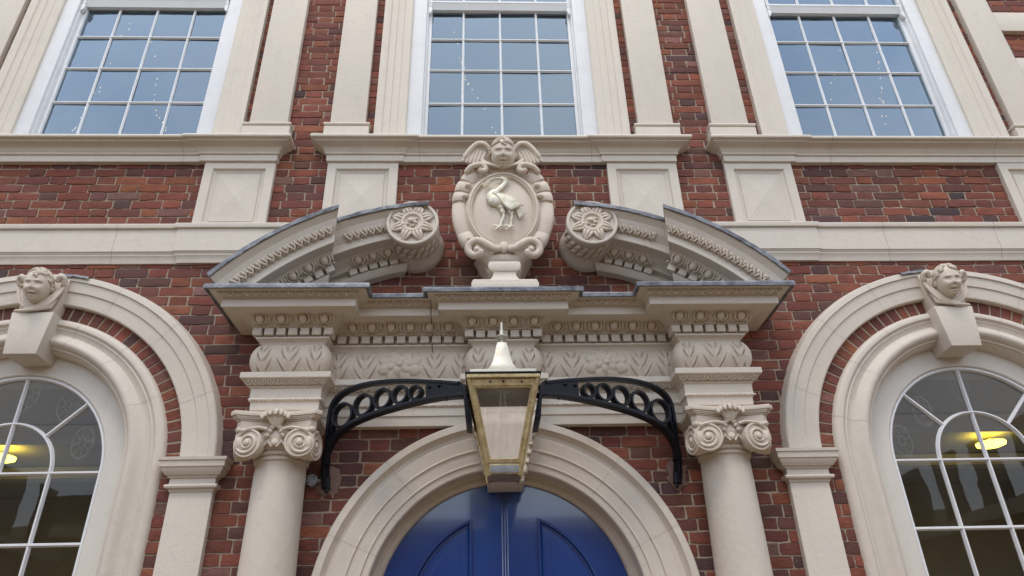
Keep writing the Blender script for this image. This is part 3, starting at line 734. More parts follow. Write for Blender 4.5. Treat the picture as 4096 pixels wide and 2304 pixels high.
# ---- rooms behind the glass
def room(name, x0, x1, y0, y1, z0, z1, wall, lab):
    r_ = MB(); V = [(x0, y0, z0), (x1, y0, z0), (x1, y1, z0), (x0, y1, z0), (x0, y0, z1), (x1, y0, z1), (x1, y1, z1), (x0, y1, z1)]
    r_.add(V, [(0, 1, 2, 3), (4, 7, 6, 5), (1, 5, 6, 2), (2, 6, 7, 3), (3, 7, 4, 0)])
    return tag(r_.build(name, wall, smooth=False), lab, 'room', kind='structure')
room('upper_room', -5.4, 5.4, .25, 6, 3.0, 7.2, DARKROOM, 'dim interior behind the upper sash windows')
for s, lab in ((-1, 'dim room behind the arched window beside the junction box'), (1, 'dim room behind the arched window beside the bare bracket foot')):
    a, c = (1.3, 8.2) if s > 0 else (-8.2, -1.3)
    room('ground_floor_room', a, c, .20, 7.0, -1.5, 2.62, ROOM, lab)
    for q in range(3):
        y = 1.7+1.7*q
        bm_ = MB().box(a, c, y, y+.22, 2.45, 2.60).build('ceiling_beam', BEAM, smooth=False); tag(bm_, 'pale painted beam under the dim ceiling', 'beam', 'ceiling beams', 'structure')
    lx = 6.26 if s > 0 else -5.95
    la = MB().lathe([(0, -.05), (.11, -.05), (.165, -.03), (.170, 0), (.05, .03), (0, .05)], 28, (lx, 4.25, 2.50)).build('ceiling_lamp', LAMP, smooth=True)
    tag(la, 'round yellow ceiling lamp behind the arched window '+('on the junction box side' if s < 0 else 'across the door from the junction box'), 'lamp', 'round ceiling lamps')

# ------------------------------------------------------------------ the doorcase
DC = empty('doorcase', (0, -.05, -1.6))
tag(DC, 'ornate cream stone doorcase with two ionic columns and a broken curved pediment', 'doorcase')
BW_, BY, BC, RY, BX = .195, -.20, -.14, -.06, 1.344
PATH = [(-BX-BW_, .04), (-BX-BW_, BY), (-BX+BW_, BY), (-BX+BW_, RY), (-BW_, RY), (-BW_, BC), (BW_, BC), (BW_, RY), (BX-BW_, RY), (BX-BW_, BY), (BX+BW_, BY), (BX+BW_, .04)]
ARCHI = [(-.10, 1.412), (0, 1.412), (.002, 1.470), (.012, 1.474), (.013, 1.524), (.018, 1.528), (.024, 1.531), (.027, 1.538), (.024, 1.546), (.020, 1.549), (.020, 1.610), (.026, 1.612), (.031, 1.620), (.028, 1.628), (.034, 1.632), (.046, 1.640), (.060, 1.650), (.070, 1.656), (.078, 1.659), (.080, 1.663), (.080, 1.694), (.076, 1.698), (-.10, 1.702)]
arch_o = sweep_plan(MB(), PATH, ARCHI).build('architrave', STONE, DC, angle=25)
# pulvinated frieze, carved with leaves
LEAF = [((.14, .02), (.50, .22), (.86, .50)), ((.12, .36), (.42, .58), (.66, .88)), ((.10, .68), (.26, .84), (.36, 1.0))]
def seg_d(px, pz, a, b):
    dx, dz = b[0]-a[0], b[1]-a[1]; t = max(0, min(1, ((px-a[0])*dx+(pz-a[1])*dz)/(dx*dx+dz*dz)))
    return math.hypot(px-a[0]-dx*t, pz-a[1]-dz*t), t
def leafy(u, v, u0, w):                  # carving depth at u (metres), v 0..1: cut slashes either side of a midrib, a raised lip above each cut
    a = (u-u0)/w
    if abs(a) > 1.1: return 0
    h = .005*math.exp(-(a/.07)**2)
    ax, zv = abs(a)*w, v*.22
    for p0, p1, p2 in LEAF:
        q = [(p[0]*w, p[1]*.22) for p in (p0, p1, p2)]
        d1, t1 = seg_d(ax, zv, q[0], q[1]); d2, t2 = seg_d(ax, zv, q[1], q[2])
        d, t = (d1, t1*.5) if d1 < d2 else (d2, .5+t2*.5)
        amp = math.sin(PI*min(1, .12+t*.85))
        h -= .016*amp*math.exp(-(d/.0042)**2); h += .003*amp*math.exp(-((d-.011)/.006)**2)
    return h
def bulge(v): return .002+.058*max(0, math.sin(PI*min(1, max(0, v))))**.62
def frieze_block(cx, BY):
    mf = MB(); rows = []; nv = 46
    for j in range(nv+1):
        v = j/nv; b = bulge(v); hw = BW_+b; yf = BY-b; rc = .012+.7*b; row = []
        for x, y in ((-hw, .0), (-hw, -.05), (-hw, -.10)): row.append((cx+x, y, 1.696+.214*v))
        for i in range(7):
            t = PI/2*i/6; row.append((cx-hw+rc-rc*math.cos(t), yf+rc-rc*math.sin(t), 1.696+.214*v))
        nn = 150
        for i in range(1, nn):
            u = -hw+rc+(2*hw-2*rc)*i/nn; d = 0
            for u0, w in ((-.165, .075), (0, .095), (.165, .075)): d += leafy(u, v, u0, w)
            e = abs(u)-(.150+.062*math.sin(PI*v)**.7); d -= .010*math.exp(-(e/.006)**2)
            d *= min(1, (hw-abs(u))/.03)
            row.append((cx+u, yf-d, 1.696+.214*v))
        for i in range(7):
            t = PI/2*(1-i/6); row.append((cx+hw-rc+rc*math.cos(t), yf+rc-rc*math.sin(t), 1.696+.214*v))
        for x, y in ((hw, -.10), (hw, -.05), (hw, .0)): row.append((cx+x, y, 1.696+.214*v))
        rows.append(row)
    return mf.grid(rows)
def frieze_strip(x0, x1, y, leaves, rose):
    mf = MB(); nu = int((x1-x0)/.0035); nv = 46; rows = []
    for i in range(nu+1):
        u = x0+(x1-x0)*i/nu; row = []
        for j in range(nv+1):
            v = j/nv; d = bulge(v)*.8; zz = 1.698+.212*v
            for u0, w in leaves: d += leafy(u, v, u0, w)
            dx, dz = (u-rose), (v-.50)*.215
            if abs(dx) < .15:
                best = 0
                for cnt, rad, ra, rb, hg, tw in ((8, .078, .044, .036, .013, .35), (6, .042, .034, .028, .019, .25), (1, 0, .024, .022, .024, 0)):
                    for q in range(cnt):
                        th = 2*PI*q/cnt+tw; ux, uz = math.cos(th+.25), math.sin(th+.25); ex, ez = (dx-rad*1.3*math.cos(th)), (dz-rad*math.sin(th))
                        q2 = ((ex*ux+ez*uz)/ra)**2+((-ex*uz+ez*ux)/rb)**2
                        if q2 < 1: best = max(best, hg*math.sqrt(1-q2)+hg*.25)
                d += best
            row.append((u, y-d, zz))
        rows.append(row)
    return mf.grid(rows)
for cx in (-BX, 0, BX): frieze_block(cx, BC if cx == 0 else BY).build('carved_frieze', STONE2, DC, angle=60)
for a, c in ((-BX+BW_, -BW_), (BW_, BX-BW_)):
    mid = (a+c)/2; frieze_strip(a, c, RY, [(mid-.40, .085), (mid-.225, .095), (mid+.225, .095), (mid+.40, .085)], mid).build('carved_frieze', STONE2, DC, angle=60)
CORN = [(-.10, 1.904), (.002, 1.904), (.004, 1.912), (.010, 1.924), (.022, 1.934), (.030, 1.938), (.036, 1.942), (.036, 1.954), (.006, 1.957), (.006, 2.010), (.052, 2.011), (.056, 2.014), (.058, 2.024), (.064, 2.030), (.072, 2.040), (.092, 2.058), (.116, 2.070), (.130, 2.078), (.214, 2.079), (.214, 2.086), (.218, 2.076), (.220, 2.080), (.220, 2.136), (.226, 2.139), (.230, 2.142), (.236, 2.149), (.250, 2.155), (.272, 2.159), (.286, 2.164), (.292, 2.169), (.10, 2.172), (-.10, 2.176)]
corn = sweep_plan(MB(), PATH, CORN).build('cornice', STONE, DC, angle=25)
lead = sweep_plan(MB(), PATH, [(-.20, 2.171), (.296, 2.166), (.304, 2.158), (.312, 2.160), (.314, 2.182), (.306, 2.194), (.0, 2.207), (-.20, 2.212)])
lead.v = [(x+random.uniform(-.002, .002), y+random.uniform(-.002, .002), z+random.uniform(-.003, .003)) for x, y, z in lead.v]
lead.build('lead_capping', LEAD, DC, angle=30)
sweep_plan(MB(), [(-.471, RY), (-.466, RY)], [(d+.0015, z) for d, z in CORN]).build('open_joint', IRON, corn, smooth=False)
# repeated ornaments share their meshes
dent = MB().box(-.028, .028, -.026, .03, -.0235, .0245).mesh('dentil', STONE, bevel=.003)
eg = MB(); eg.ball((0, -.004, 0), .031, .026, .036, 14, 10)
for s in (-1, 1): eg.tube(cat([(s*.034, .004, .040), (s*.046, -.008, .014), (s*.041, -.006, -.020), (s*.012, .006, -.042)], 4), [.007]+[.0085]*11+[.005], 6)
eg.tube([(.067, .004, .038), (.067, -.008, .0), (.067, .010, -.038)], [.006, .012, .003], 6)
egg = eg.mesh('egg', STONE2, angle=60)
SEG = [(-BX, BW_, BY), (0, BW_, BY), (BX, BW_, BY)]
def eggs_on(x0, x1, y, n):
    for q in range(n):
        x = x0+(x1-x0)*(q+.5)/n
        M = Matrix.Translation((x, y-.100, 2.052)) @ Matrix.Rotation(math.radians(40), 4, 'X') @ Matrix.Scale(.88, 4)
        inst('egg', egg, M, corn)
def dents_on(x0, x1, y, n):
    for q in range(n):
        inst('dentil', dent, Matrix.Translation((x0+(x1-x0)*(q+.5)/n, y-.030, 1.984)), corn)
beads = MB(); leafm = MB()
def bead_run(x0, x1, y, z, r=.0075, pitch=.0205, reel=False):
    n_ = int((x1-x0)/pitch)
    for q in range(n_):
        x = x0+(x1-x0)*(q+.5)/n_
        if reel and q % 6 in (0, 1, 2):
            if q % 6 == 1: beads.ball((x, y, z), r*3.6, r*.95, r*.95, 8, 6)
            continue
        beads.ball((x, y, z), r*1.12, r, r, 6, 5)
def leaf_run(x0, x1, y, z, pitch, h, tilt, r):
    n_ = max(2, int((x1-x0)/pitch))
    for q in range(n_):
        x = x0+(x1-x0)*(q+.5)/n_
        M = Matrix.Translation((x, y, z)) @ Matrix.Rotation(tilt, 4, 'X')
        leafm.tube([(-pitch*.34, 0, h*.5), (-pitch*.42, -r*.3, 0), (-pitch*.12, -r*.3, -h*.5), (0, -r*.2, -h*.62), (pitch*.12, -r*.3, -h*.5), (pitch*.42, -r*.3, 0), (pitch*.34, 0, h*.5)], r*.42, 5, M=M)
        leafm.ball((0, -r*.2, 0), pitch*.15, r*.7, h*.45, 6, 5, M=M)
for cx in (-BX, 0, BX):
    by_ = BC if cx == 0 else BY
    eggs_on(cx-.270, cx+.270, by_, 4); dents_on(cx-.262, cx+.262, by_, 7)
    bead_run(cx-.255, cx+.255, by_-.060, 2.0185); bead_run(cx-.222, cx+.222, by_-.0285, 1.620, .007, .021, True); bead_run(cx-.218, cx+.218, by_-.0255, 1.5375, .007, .021, True)
    leaf_run(cx-.44, cx+.44, by_-.262, 2.153, .052, .034, .75, .013); leaf_run(cx-.25, cx+.25, by_-.054, 1.643, .044, .030, .75, .012)
for s in (-1, 1):
    a, c = (-BX+BW_, -BW_) if s < 0 else (BW_, BX-BW_)
    eggs_on(a+.10, c-.10, RY, 6); dents_on(a+.052, c-.052, RY, 11)
    bead_run(a+.06, c-.06, RY-.060, 2.0185); bead_run(a+.03, c-.03, RY-.0285, 1.620, .007, .021, True); bead_run(a+.03, c-.03, RY-.0255, 1.5375, .007, .021, True)
    leaf_run(a+.27, c-.27, RY-.262, 2.153, .052, .034, .75, .013); leaf_run(a+.06, c-.06, RY-.054, 1.643, .044, .030, .75, .012)
    # returns of the projecting blocks that face the recess
    for bx, sg in ((a, 1), (c, -1)):
        inst('dentil', dent, Matrix.Translation((bx+sg*.030, (BY+RY)/2-.05, 1.984)) @ Matrix.Rotation(sg*PI/2, 4, 'Z'), corn)

# raking, broken segmental pediment
PCX, PCZ = .379, .939
RPRO = [(1.622, -.08), (1.622, .004), (1.632, .018), (1.648, .028), (1.658, .036), (1.668, .036), (1.672, .006), (1.712, .006), (1.713, .052), (1.720, .058), (1.728, .064), (1.738, .080), (1.752, .112), (1.762, .130), (1.766, .132), (1.766, .218), (1.770, .221), (1.824, .221), (1.828, .225), (1.834, .229), (1.846, .237), (1.862, .254), (1.870, .258), (1.882, .260), (1.886, .262), (1.892, .264), (1.910, .268), (1.926, .282), (1.940, .296), (1.952, .300), (1.956, .300), (1.956, -.08)]
for s in (-1, 1):
    ped = MB()
    def ang(r, x): return math.acos(max(-1, min(1, (x+PCX)/r)))      # for the left half: x = -PCX + r cos
    def sect(by, xa, xb, prof, nst, tgt, leadp=False):
        rows = []
        for i in range(nst+1):
            row = []
            for r, d in prof:
                a_start = math.radians(138.0) if xa is None else ang(r, xa)
                a_end = ang(r, xb+(d-.25)*.28); a = a_start+(a_end-a_start)*i/nst
                row.append(((1 if s < 0 else -1)*(-PCX+r*math.cos(a)), by-d, PCZ+r*math.sin(a)))
            rows.append(row)
        k0 = len(tgt.v); tgt.grid(rows); m_ = len(prof)
        tgt.f.append(tuple(k0+j for j in range(m_))); tgt.f.append(tuple(k0+nst*m_+j for j in range(m_-1, -1, -1)))
    sect(BY, None, -1.098, RPRO, 26, ped); sect(RY, -1.22, -.60, RPRO, 18, ped)
    po = ped.build('pediment', STONE, DC, angle=25)
    tag(po, 'curved broken half of the pediment ending in a rosette')
    lp = MB(); LPRO = [(1.957, -.22), (1.955, .303), (1.946, .308), (1.948, .315), (1.972, .317), (1.982, .306), (1.985, .10), (1.99, -.22)]
    sect(BY, None, -1.096, LPRO, 26, lp); sect(RY, -1.16, -.52, LPRO, 18, lp)
    lp.v = [(x, y+random.uniform(-.003, .003), z+random.uniform(-.003, .003)) for x, y, z in lp.v]
    lp.build('lead_capping', LEAD, po, angle=40)
    def on_arc(r, x=None, a=None):
        a = ang(r, x) if a is None else a
        M_ = Matrix.Translation(((1 if s < 0 else -1)*(-PCX+r*math.cos(a)), 0, PCZ+r*math.sin(a)))
        return M_ @ Matrix.Rotation(-(a-PI/2) if s < 0 else (a-PI/2), 4, 'Y')
    for by, xa, xb in ((BY, -1.62, -1.12), (RY, -1.06, -.72)):
        r = 1.692; a0, a1 = ang(r, xa), ang(r, xb); nn = max(2, round((a0-a1)*r/.078))
        for q in range(nn): inst('dentil', dent, on_arc(r, a=a0+(a1-a0)*(q+.5)/nn) @ Matrix.Translation((0, by-.030, 0)), po)
        r = 1.742; a0, a1 = ang(r, xa+.02), ang(r, xb-.02); nn = max(2, round((a0-a1)*r/.105))
        for q in range(nn): inst('egg', egg, on_arc(r, a=a0+(a1-a0)*(q+.5)/nn) @ Matrix.Translation((0, by-.098, -.002)) @ Matrix.Rotation(math.radians(36), 4, 'X') @ Matrix.Scale(.86, 4), po)
        r = 1.7205; a0, a1 = ang(r, xa), ang(r, xb); nn = round((a0-a1)*r/.0235)
        for q in range(nn): beads.ball((0, 0, 0), .0095, nu=6, nv=5, M=on_arc(r, a=a0+(a1-a0)*(q+.5)/nn) @ Matrix.Translation((0, by-.060, 0)))
        xa2 = -1.70 if by == BY else -1.06
        r = 1.848; a0, a1 = ang(r, xa2), ang(r, xb+(0 if by == BY else -.04)); nn = round((a0-a1)*r/.050)
        for q in range(nn):
            M_ = on_arc(r, a=a0+(a1-a0)*(q+.5)/nn) @ Matrix.Translation((0, by-.243, 0)) @ Matrix.Rotation(.5, 4, 'X')
            leafm.tube([(-.030, 0, .026), (-.020, -.008, .004), (.002, -.010, -.026), (.014, -.008, -.006), (.018, 0, .024)], .0095, 6, M=M_)
            leafm.ball((-.018, -.002, -.018), .012, .009, .010, 6, 5, M=M_)
            leafm.ball((.004, -.004, .012), .012, .012, .018, 8, 6, M=M_)
    # rosette drum
    rx, rz, ry = (-.610 if s < 0 else .621), 2.752, -.352; R0 = .176
    dr = MB().lathe([(0, .05), (.196, .05), (.200, -.02), (.190, -.06), (.168, -.09), (.156, -.14), (.152, -.22), (.158, -.27), (.172, -.29), (.178, -.30), (.178, -.345), (.172, ry), (.158, ry), (.155, ry+.014), (0, ry+.016)], 48, (rx, 0, rz), axis='y')
    ro = dr.build('rosette', STONE, po, angle=35)
    wr = MB()
    for q in range(20):
        a = 2*PI*q/20
        for lay, (yy, rad) in enumerate(((-.225, .158), (-.16, .160))):
            aa = a+(lay*.5)*2*PI/20; ca, sa = math.cos(aa), math.sin(aa)
            Mr = frame((rx+rad*ca, yy, rz+rad*sa), (-sa, 0, ca), (0, 1, 0), (ca, 0, sa)) @ Matrix.Rotation(.6, 4, 'Z')
            wr.ball((0, 0, 0), .021, .046, .017, 8, 6, M=Mr)
    wr.build('leaf_wreath', STONE2, ro, angle=60)
    for q in range(8):
        a = PI/8+q*PI/4; Mr = Matrix.Translation((rx, ry+.012, rz)) @ Matrix.Rotation(-a, 4, 'Y')
        pt = MB()
        for off, hh in ((-.022, .75), (0, 1.0), (.022, .75)):
            pt.tube([(.060, 0, off*.8), (.085, -.012*hh-.004, off*1.15), (.115, -.012*hh-.004, off*.95), (.150, -.004, off*.15)], [.010, .0135, .012, .003], 7, M=Mr)
        pt.build('petal', STONE2, ro, angle=60)
    ct = MB(); ct.lathe([(.0, ry+.002), (.052, ry+.000), (.056, ry-.008), (.066, ry-.014), (.078, ry-.010), (.082, ry+.01)], 30, (rx, 0, rz), axis='y')
    for (dx, dz, w_, h_) in ((-.012, .012, .030, .022), (.020, -.006, .020, .016), (-.028, -.020, .016, .012), (.006, -.034, .022, .010), (.030, .022, .012, .012), (-.062, -.022, .020, .014)):
        ct.ball((rx+dx, ry-.006, rz+dz), w_*.8, .012, h_*.8, 9, 6)
    ct.build('rosette_boss', STONE2, ro, angle=50)
tag(beads.build('bead_mouldings', STONE2, DC, angle=70), kind='stuff')
tag(leafm.build('leaf_mouldings', STONE2, DC, angle=70), kind='stuff')

lw = MB(); lw.grid([[(1.765+.02*math.sin(j*1.3)+.012*i, -.012-.05*(1-i/4)*(.6+.4*math.sin(j*2.1)), 2.235-.03*j+.006*math.sin(i*2+j)) for i in range(5)] for j in range(5)])
lw.build('lead_patch', LEAD, DC)
# ionic columns
def spiral(turns, r0, r1, n_=60):
    return [(r0*((r1/r0)**(i/n_)), 2*PI*turns*i/n_) for i in range(n_+1)]
CY = -.10
for s in (-1, 1):
    cx = s*1.346; P = MB()
    P.lathe([(.165, -1.6), (.164, 0), (.160, .35), (.154, .75), (.149, 1.10), (.147, 1.150), (.149, 1.158), (.151, 1.165)], 48, (cx, CY, 0))
    col = P.build('column', STONE, DC, angle=40)
    cp = MB()
    cp.lathe([(.150, 1.158), (.160, 1.162), (.160, 1.176), (.152, 1.180), (.152, 1.186), (.166, 1.190), (.170, 1.200), (.166, 1.210), (.160, 1.213), (.185, 1.235), (.200, 1.265), (.205, 1.29), (.19, 1.33), (.19, 1.40)], 48, (cx, CY, 0))
    cap = cp.build('capital', STONE2, col, angle=40)
    tag(cap, 'ionic capital with diagonal scrolls')
    # concave sided abacus
    def aba(half, dip, z0, z1, tgt):
        P_ = []; cut = .032
        for e in range(4):
            ex = Vector((math.cos(e*PI/2), math.sin(e*PI/2))); ey = Vector((-ex.y, ex.x))
            for i in range(11):
                t = -1+2*i/10; w = half-cut; P_.append(ex*(half-dip*(1-t*t))+ey*(t*w))
        n_ = len(P_); V = [(cx+p_.x, CY+p_.y, z0) for p_ in P_]+[(cx+p_.x, CY+p_.y, z1) for p_ in P_]
        tgt.add(V, [tuple(range(n_-1, -1, -1)), tuple(range(n_, 2*n_))]+[(i, (i+1) % n_, (i+1) % n_+n_, i+n_) for i in range(n_)])
    ab = MB(); aba(.232, .040, 1.325, 1.372, ab); aba(.240, .040, 1.372, 1.380, ab); aba(.250, .040, 1.380, 1.388, ab); aba(.256, .040, 1.388, 1.400, ab); aba(.266, .040, 1.398, 1.425, ab)
    ab.build('abacus', STONE2, cap, bevel=.004)
    for sx in (-1, 1):
        for sy in (-1,):
            vo = MB(); Rv = .086
            # two spiral faces meet at the corner: one looks out to the front, one to the side
            for face in (0, 1):
                if face == 0: c0 = Vector((cx+sx*.148, CY+sy*.222, 1.238)); yawn = sx*sy*.22; base = 0 if sy < 0 else PI
                else: c0 = Vector((cx+sx*.222, CY+sy*.148, 1.238)); yawn = -sx*sy*.22; base = PI/2 if sx > 0 else -PI/2
                Mv = Matrix.Translation(c0) @ Matrix.Rotation(base+(-yawn if base in (0, PI) else -yawn), 4, 'Z')
                hand = 1 if (face == 0 and sx*(-sy) > 0) or (face == 1 and sx*sy > 0) else -1
                vo.lathe([(Rv*.98, .05), (Rv, .0), (Rv*.97, -.008), (Rv*.80, -.004), (0, -.006)], 28, (0, 0, 0), axis='y') if False else None
                rows = []
                for r_, h_ in ((Rv*.86, .075), (Rv*.98, .03), (Rv, .0), (Rv*.97, -.009), (Rv*.86, -.010), (Rv*.82, -.002), (0.001, -.006)):
                    rows.append([(r_*math.cos(2*PI*q/28), h_, r_*math.sin(2*PI*q/28)) for q in range(28)])
                vo.grid(rows, close_v=True, M=Mv)
                sp_ = [(hand*-1*r_*math.cos(a_+PI/2)*1, -.008, r_*math.sin(a_+PI/2)) for r_, a_ in spiral(2.1, Rv*.93, .020)]
                vo.tube(sp_, [.0105*(1-.45*i/60) for i in range(61)], 6, M=Mv)
                vo.ball((0, -.010, 0), .021, .014, .021, 12, 8, M=Mv)
                # band that leaves the spiral towards the middle of the capital
                if face == 0: vo.tube(cat([(0, -.006, Rv*.94), (-hand*-.05*0-sx*(-sy)*.055*-1*-1, .0, Rv*1.02), (-sx*(-sy)*.105, .012, Rv*.90)], 5), .0095, 6, M=Mv)
            # the thick curled body under the corner
            d_ = Vector((sx, sy, 0)).normalized()
            vo.ball((cx+sx*.172, CY+sy*.172, 1.225), .055, .055, .070, 14, 10)
            vo.ball((cx+sx*.205, CY+sy*.205, 1.318), .030, .030, .022, 10, 7); vo.ball((cx+sx*.185, CY+sy*.215, 1.312), .026, .022, .018, 8, 6)
            vo.build('volute', STONE2, cap, angle=50)
    fl = MB(); fy = CY-.222
    for q in range(7):
        a = -1.25+2.5*q/6; fl.tube(cat([(cx+.012*math.sin(a), fy+.01, 1.335), (cx+.055*math.sin(a), fy-.018, 1.385+.03*math.cos(a)), (cx+.078*math.sin(a), fy-.028, 1.382+.040*math.cos(a)), (cx+.070*math.sin(a)*1.1, fy-.036, 1.360+.035*math.cos(a))], 3), [.008]+[.013]*7+[.012, .008], 6)
    for sg in (-1, 1):
        for q in range(3): fl.ball((cx+sg*(.022+.012*q), fy+.012, 1.335-.024*q), .017, .014, .015, 8, 6)
    fl.build('fleuron', STONE2, cap, angle=60)
    em = MB()
    for q in range(3):
        a = -PI/2+(q-1)*.40; ca, sa = math.cos(a), math.sin(a)
        Me = frame((cx+.193*ca, CY+.193*sa, 1.252), (-sa, ca, 0), (-ca, -sa, 0), (0, 0, 1)) @ Matrix.Rotation(-.5, 4, 'X')
        em.ball((0, 0, 0), .026, .020, .030, 12, 8, M=Me)
        for sg in (-1, 1): em.tube(cat([(sg*.034, .0, .03), (sg*.038, -.006, 0), (sg*.014, .004, -.034)], 4), .006, 6, M=Me)
    em.build('egg_band', STONE2, cap, angle=60)

# ------------------------------------------------------------------ the carved crest
CR = empty('crest_cartouche', (.012, -.36, 2.19))
tag(CR, 'carved cream cartouche with a gilt wading bird and winged cherub head above the doorcase', 'sculpture')
c0 = .012
pm_ = MB().box(c0-.218, c0+.218, -.405, -.16, 2.196, 2.252).build('pedestal', STONE, CR, bevel=.005)
pn = MB(); pn.grid([[(c0-.19-d, -.10, z), (c0-.19-d, -.375-.45*d, z), (c0+.19+d, -.375-.45*d, z), (c0+.19+d, -.10, z)] for d, z in ((-.1, 2.250), (.012, 2.251), (.020, 2.258), (.022, 2.268), (.018, 2.280), (.006, 2.286), (-.03, 2.288), (-.076, 2.298), (-.100, 2.318), (-.114, 2.346), (-.116, 2.366), (-.112, 2.374), (-.098, 2.378), (-.088, 2.388), (-.082, 2.406), (-.084, 2.432), (-.094, 2.448), (-.12, 2.454))])
pn.build('pedestal_neck', STONE, pm_, angle=30)
# body of the shield behind the oval
OZ, OXR, OZR = 2.905, .222, .288
out = [(0, 2.42), (.10, 2.44), (.19, 2.50), (.245, 2.56), (.262, 2.62), (.295, 2.66), (.318, 2.72), (.345, 2.82), (.362, 2.92), (.360, 2.985), (.352, 3.04), (.345, 3.10), (.315, 3.175), (.270, 3.232), (.20, 3.262), (.12, 3.28), (0, 3.29)]
poly = cat([(x, 0, z) for x, z in out], 3); poly = [(v.x, v.z) for v in poly]
full = [(c0+x, z) for x, z in poly]+[(c0-x, z) for x, z in reversed(poly[1:-1])]
cz_ = 2.88
shell = MB(); rows = []
for sc, yy in ((.60, -.02), (.75, -.08), (.86, -.15), (.92, -.20), (.94, -.235), (.92, -.255), (.86, -.265), (.80, -.262), (.76, -.258)):
    rows.append([(c0+(x-c0)*sc, yy, cz_+(z-cz_)*sc) for x, z in full])
shell.grid(rows, close_v=True); k_ = len(shell.v)-len(full); shell.f.append(tuple(k_+i for i in range(len(full))))
shield = shell.build('shield', STONE2, CR, angle=60)
ov = MB(); nn = 64
prof = [(1.20, -.262), (1.16, -.285), (1.10, -.300), (1.06, -.300), (1.04, -.290), (1.02, -.294), (1.0, -.296), (.975, -.286), (.965, -.272), (.80, -.284), (.55, -.297), (.28, -.305), (.002, -.308)]
ov.grid([[(c0+OXR*k1*math.cos(2*PI*q/nn), y, OZ+OZR*(k1 if k1 < 1 else 1+(k1-1)*.8)*math.sin(2*PI*q/nn)) for q in range(nn)] for k1, y in prof], close_v=True)
ov.build('oval_medallion', STONE2, CR, angle=45)
for sg in (-1, 1):
    sw = MB()
    # overlapping hoods of the strapwork down each side: one broad band whose thickness swells and drops
    pc = cat([(.205, 3.235), (.262, 3.215), (.305, 3.150), (.328, 3.075), (.340, 2.990), (.340, 2.900), (.328, 2.810), (.305, 2.735), (.275, 2.665), (.245, 2.615)] and [(x, 0, z) for x, z in ((.180, 3.225), (.232, 3.200), (.270, 3.138), (.292, 3.066), (.303, 2.985), (.303, 2.895), (.293, 2.810), (.272, 2.735), (.246, 2.672), (.222, 2.630))], 14)
    LS = len(pc); rows = []; brk = (.0, .20, .335, .455, .80, 1.0)
    for i, p_ in enumerate(pc):
        t = i/(LS-1); tg = (pc[min(i+1, LS-1)]-pc[max(i-1, 0)]).normalized(); q = Vector((-tg.z, 0, tg.x))
        for z0_, z1_ in zip(brk, brk[1:]):
            if z0_ <= t <= z1_: f_ = (t-z0_)/(z1_-z0_); Lz = z1_-z0_; break
        amp = (.55+.45*math.sin(PI*min(1, .15+.75*f_)))*(1 if f_ < .88 else .30)
        if Lz > .3: amp = .62+.20*math.sin(PI*f_)
        w = .062*(.75+.25*amp); hgt = .048*amp; row = []
        for k7 in range(13):
            a7 = PI*k7/12; off = -q*math.cos(a7)*w; row.append((c0+sg*(p_.x+off.x), -.235-hgt*math.sin(a7)**.7, p_.z+off.z))
        rows.append(row)
    sw.grid(rows)
    for (x, z) in ((.246, 3.112), (.266, 3.018), (.226, 2.655)): sw.ball((c0+sg*x, -.285, z), .024, .022, .020, 12, 8)
    # top scrolls beside the cherub
    sw.tube(cat([(c0+sg*.265, -.28, 3.225), (c0+sg*.225, -.305, 3.262), (c0+sg*.165, -.312, 3.278), (c0+sg*.128, -.312, 3.262), (c0+sg*.122, -.312, 3.228), (c0+sg*.150, -.318, 3.212), (c0+sg*.166, -.322, 3.232)], 4), [.015]+[.021]*18+[.020]*5+[.015], 9)
    sw.build('strapwork', STONE2, CR, angle=42)
    bs = MB()
    # S scroll at the foot
    bs.tube(cat([(c0+sg*.030, -.305, 2.560), (c0+sg*.075, -.318, 2.562), (c0+sg*.125, -.322, 2.596), (c0+sg*.180, -.318, 2.622), (c0+sg*.232, -.306, 2.600), (c0+sg*.240, -.300, 2.548), (c0+sg*.205, -.306, 2.512), (c0+sg*.165, -.316, 2.520), (c0+sg*.158, -.322, 2.548)], 4), [.020]+[.027]*30+[.021, .018], 10)
    bs.ball((c0+sg*.182, -.325, 2.545), .024, .024, .024, 12, 8)
    bs.build('foot_scroll', STONE2, CR, angle=60)
bo = MB(); bo.ball((c0, -.215, 2.515), .150, .085, .085, 18, 12); bo.ball((c0, -.300, 2.575), .036, .030, .048, 12, 9)
bo.hexa([(c0-.085, -.20, 2.38), (c0+.085, -.20, 2.38), (c0+.10, -.02, 2.38), (c0-.10, -.02, 2.38)], [(c0-.17, -.24, 2.55), (c0+.17, -.24, 2.55), (c0+.21, -.02, 2.62), (c0-.21, -.02, 2.62)])
bo.build('foot_boss', STONE2, CR, angle=60)
hm, hr = head_mesh(.093, .122, True, 5, .25)
M = Matrix.Translation((c0+.006, -.315, 3.362)) @ Matrix.Rotation(.40, 4, 'X')
o = hm.build('cherub_head', STONE2, CR, angle=75); o.matrix_basis = M
o2 = hr.build('hair', STONE2, o, angle=80)
nb = MB()
nb.ball((c0, -.24, 3.30), .15, .06, .10, 18, 12); nb.build('cherub_bust', STONE2, CR, angle=70)
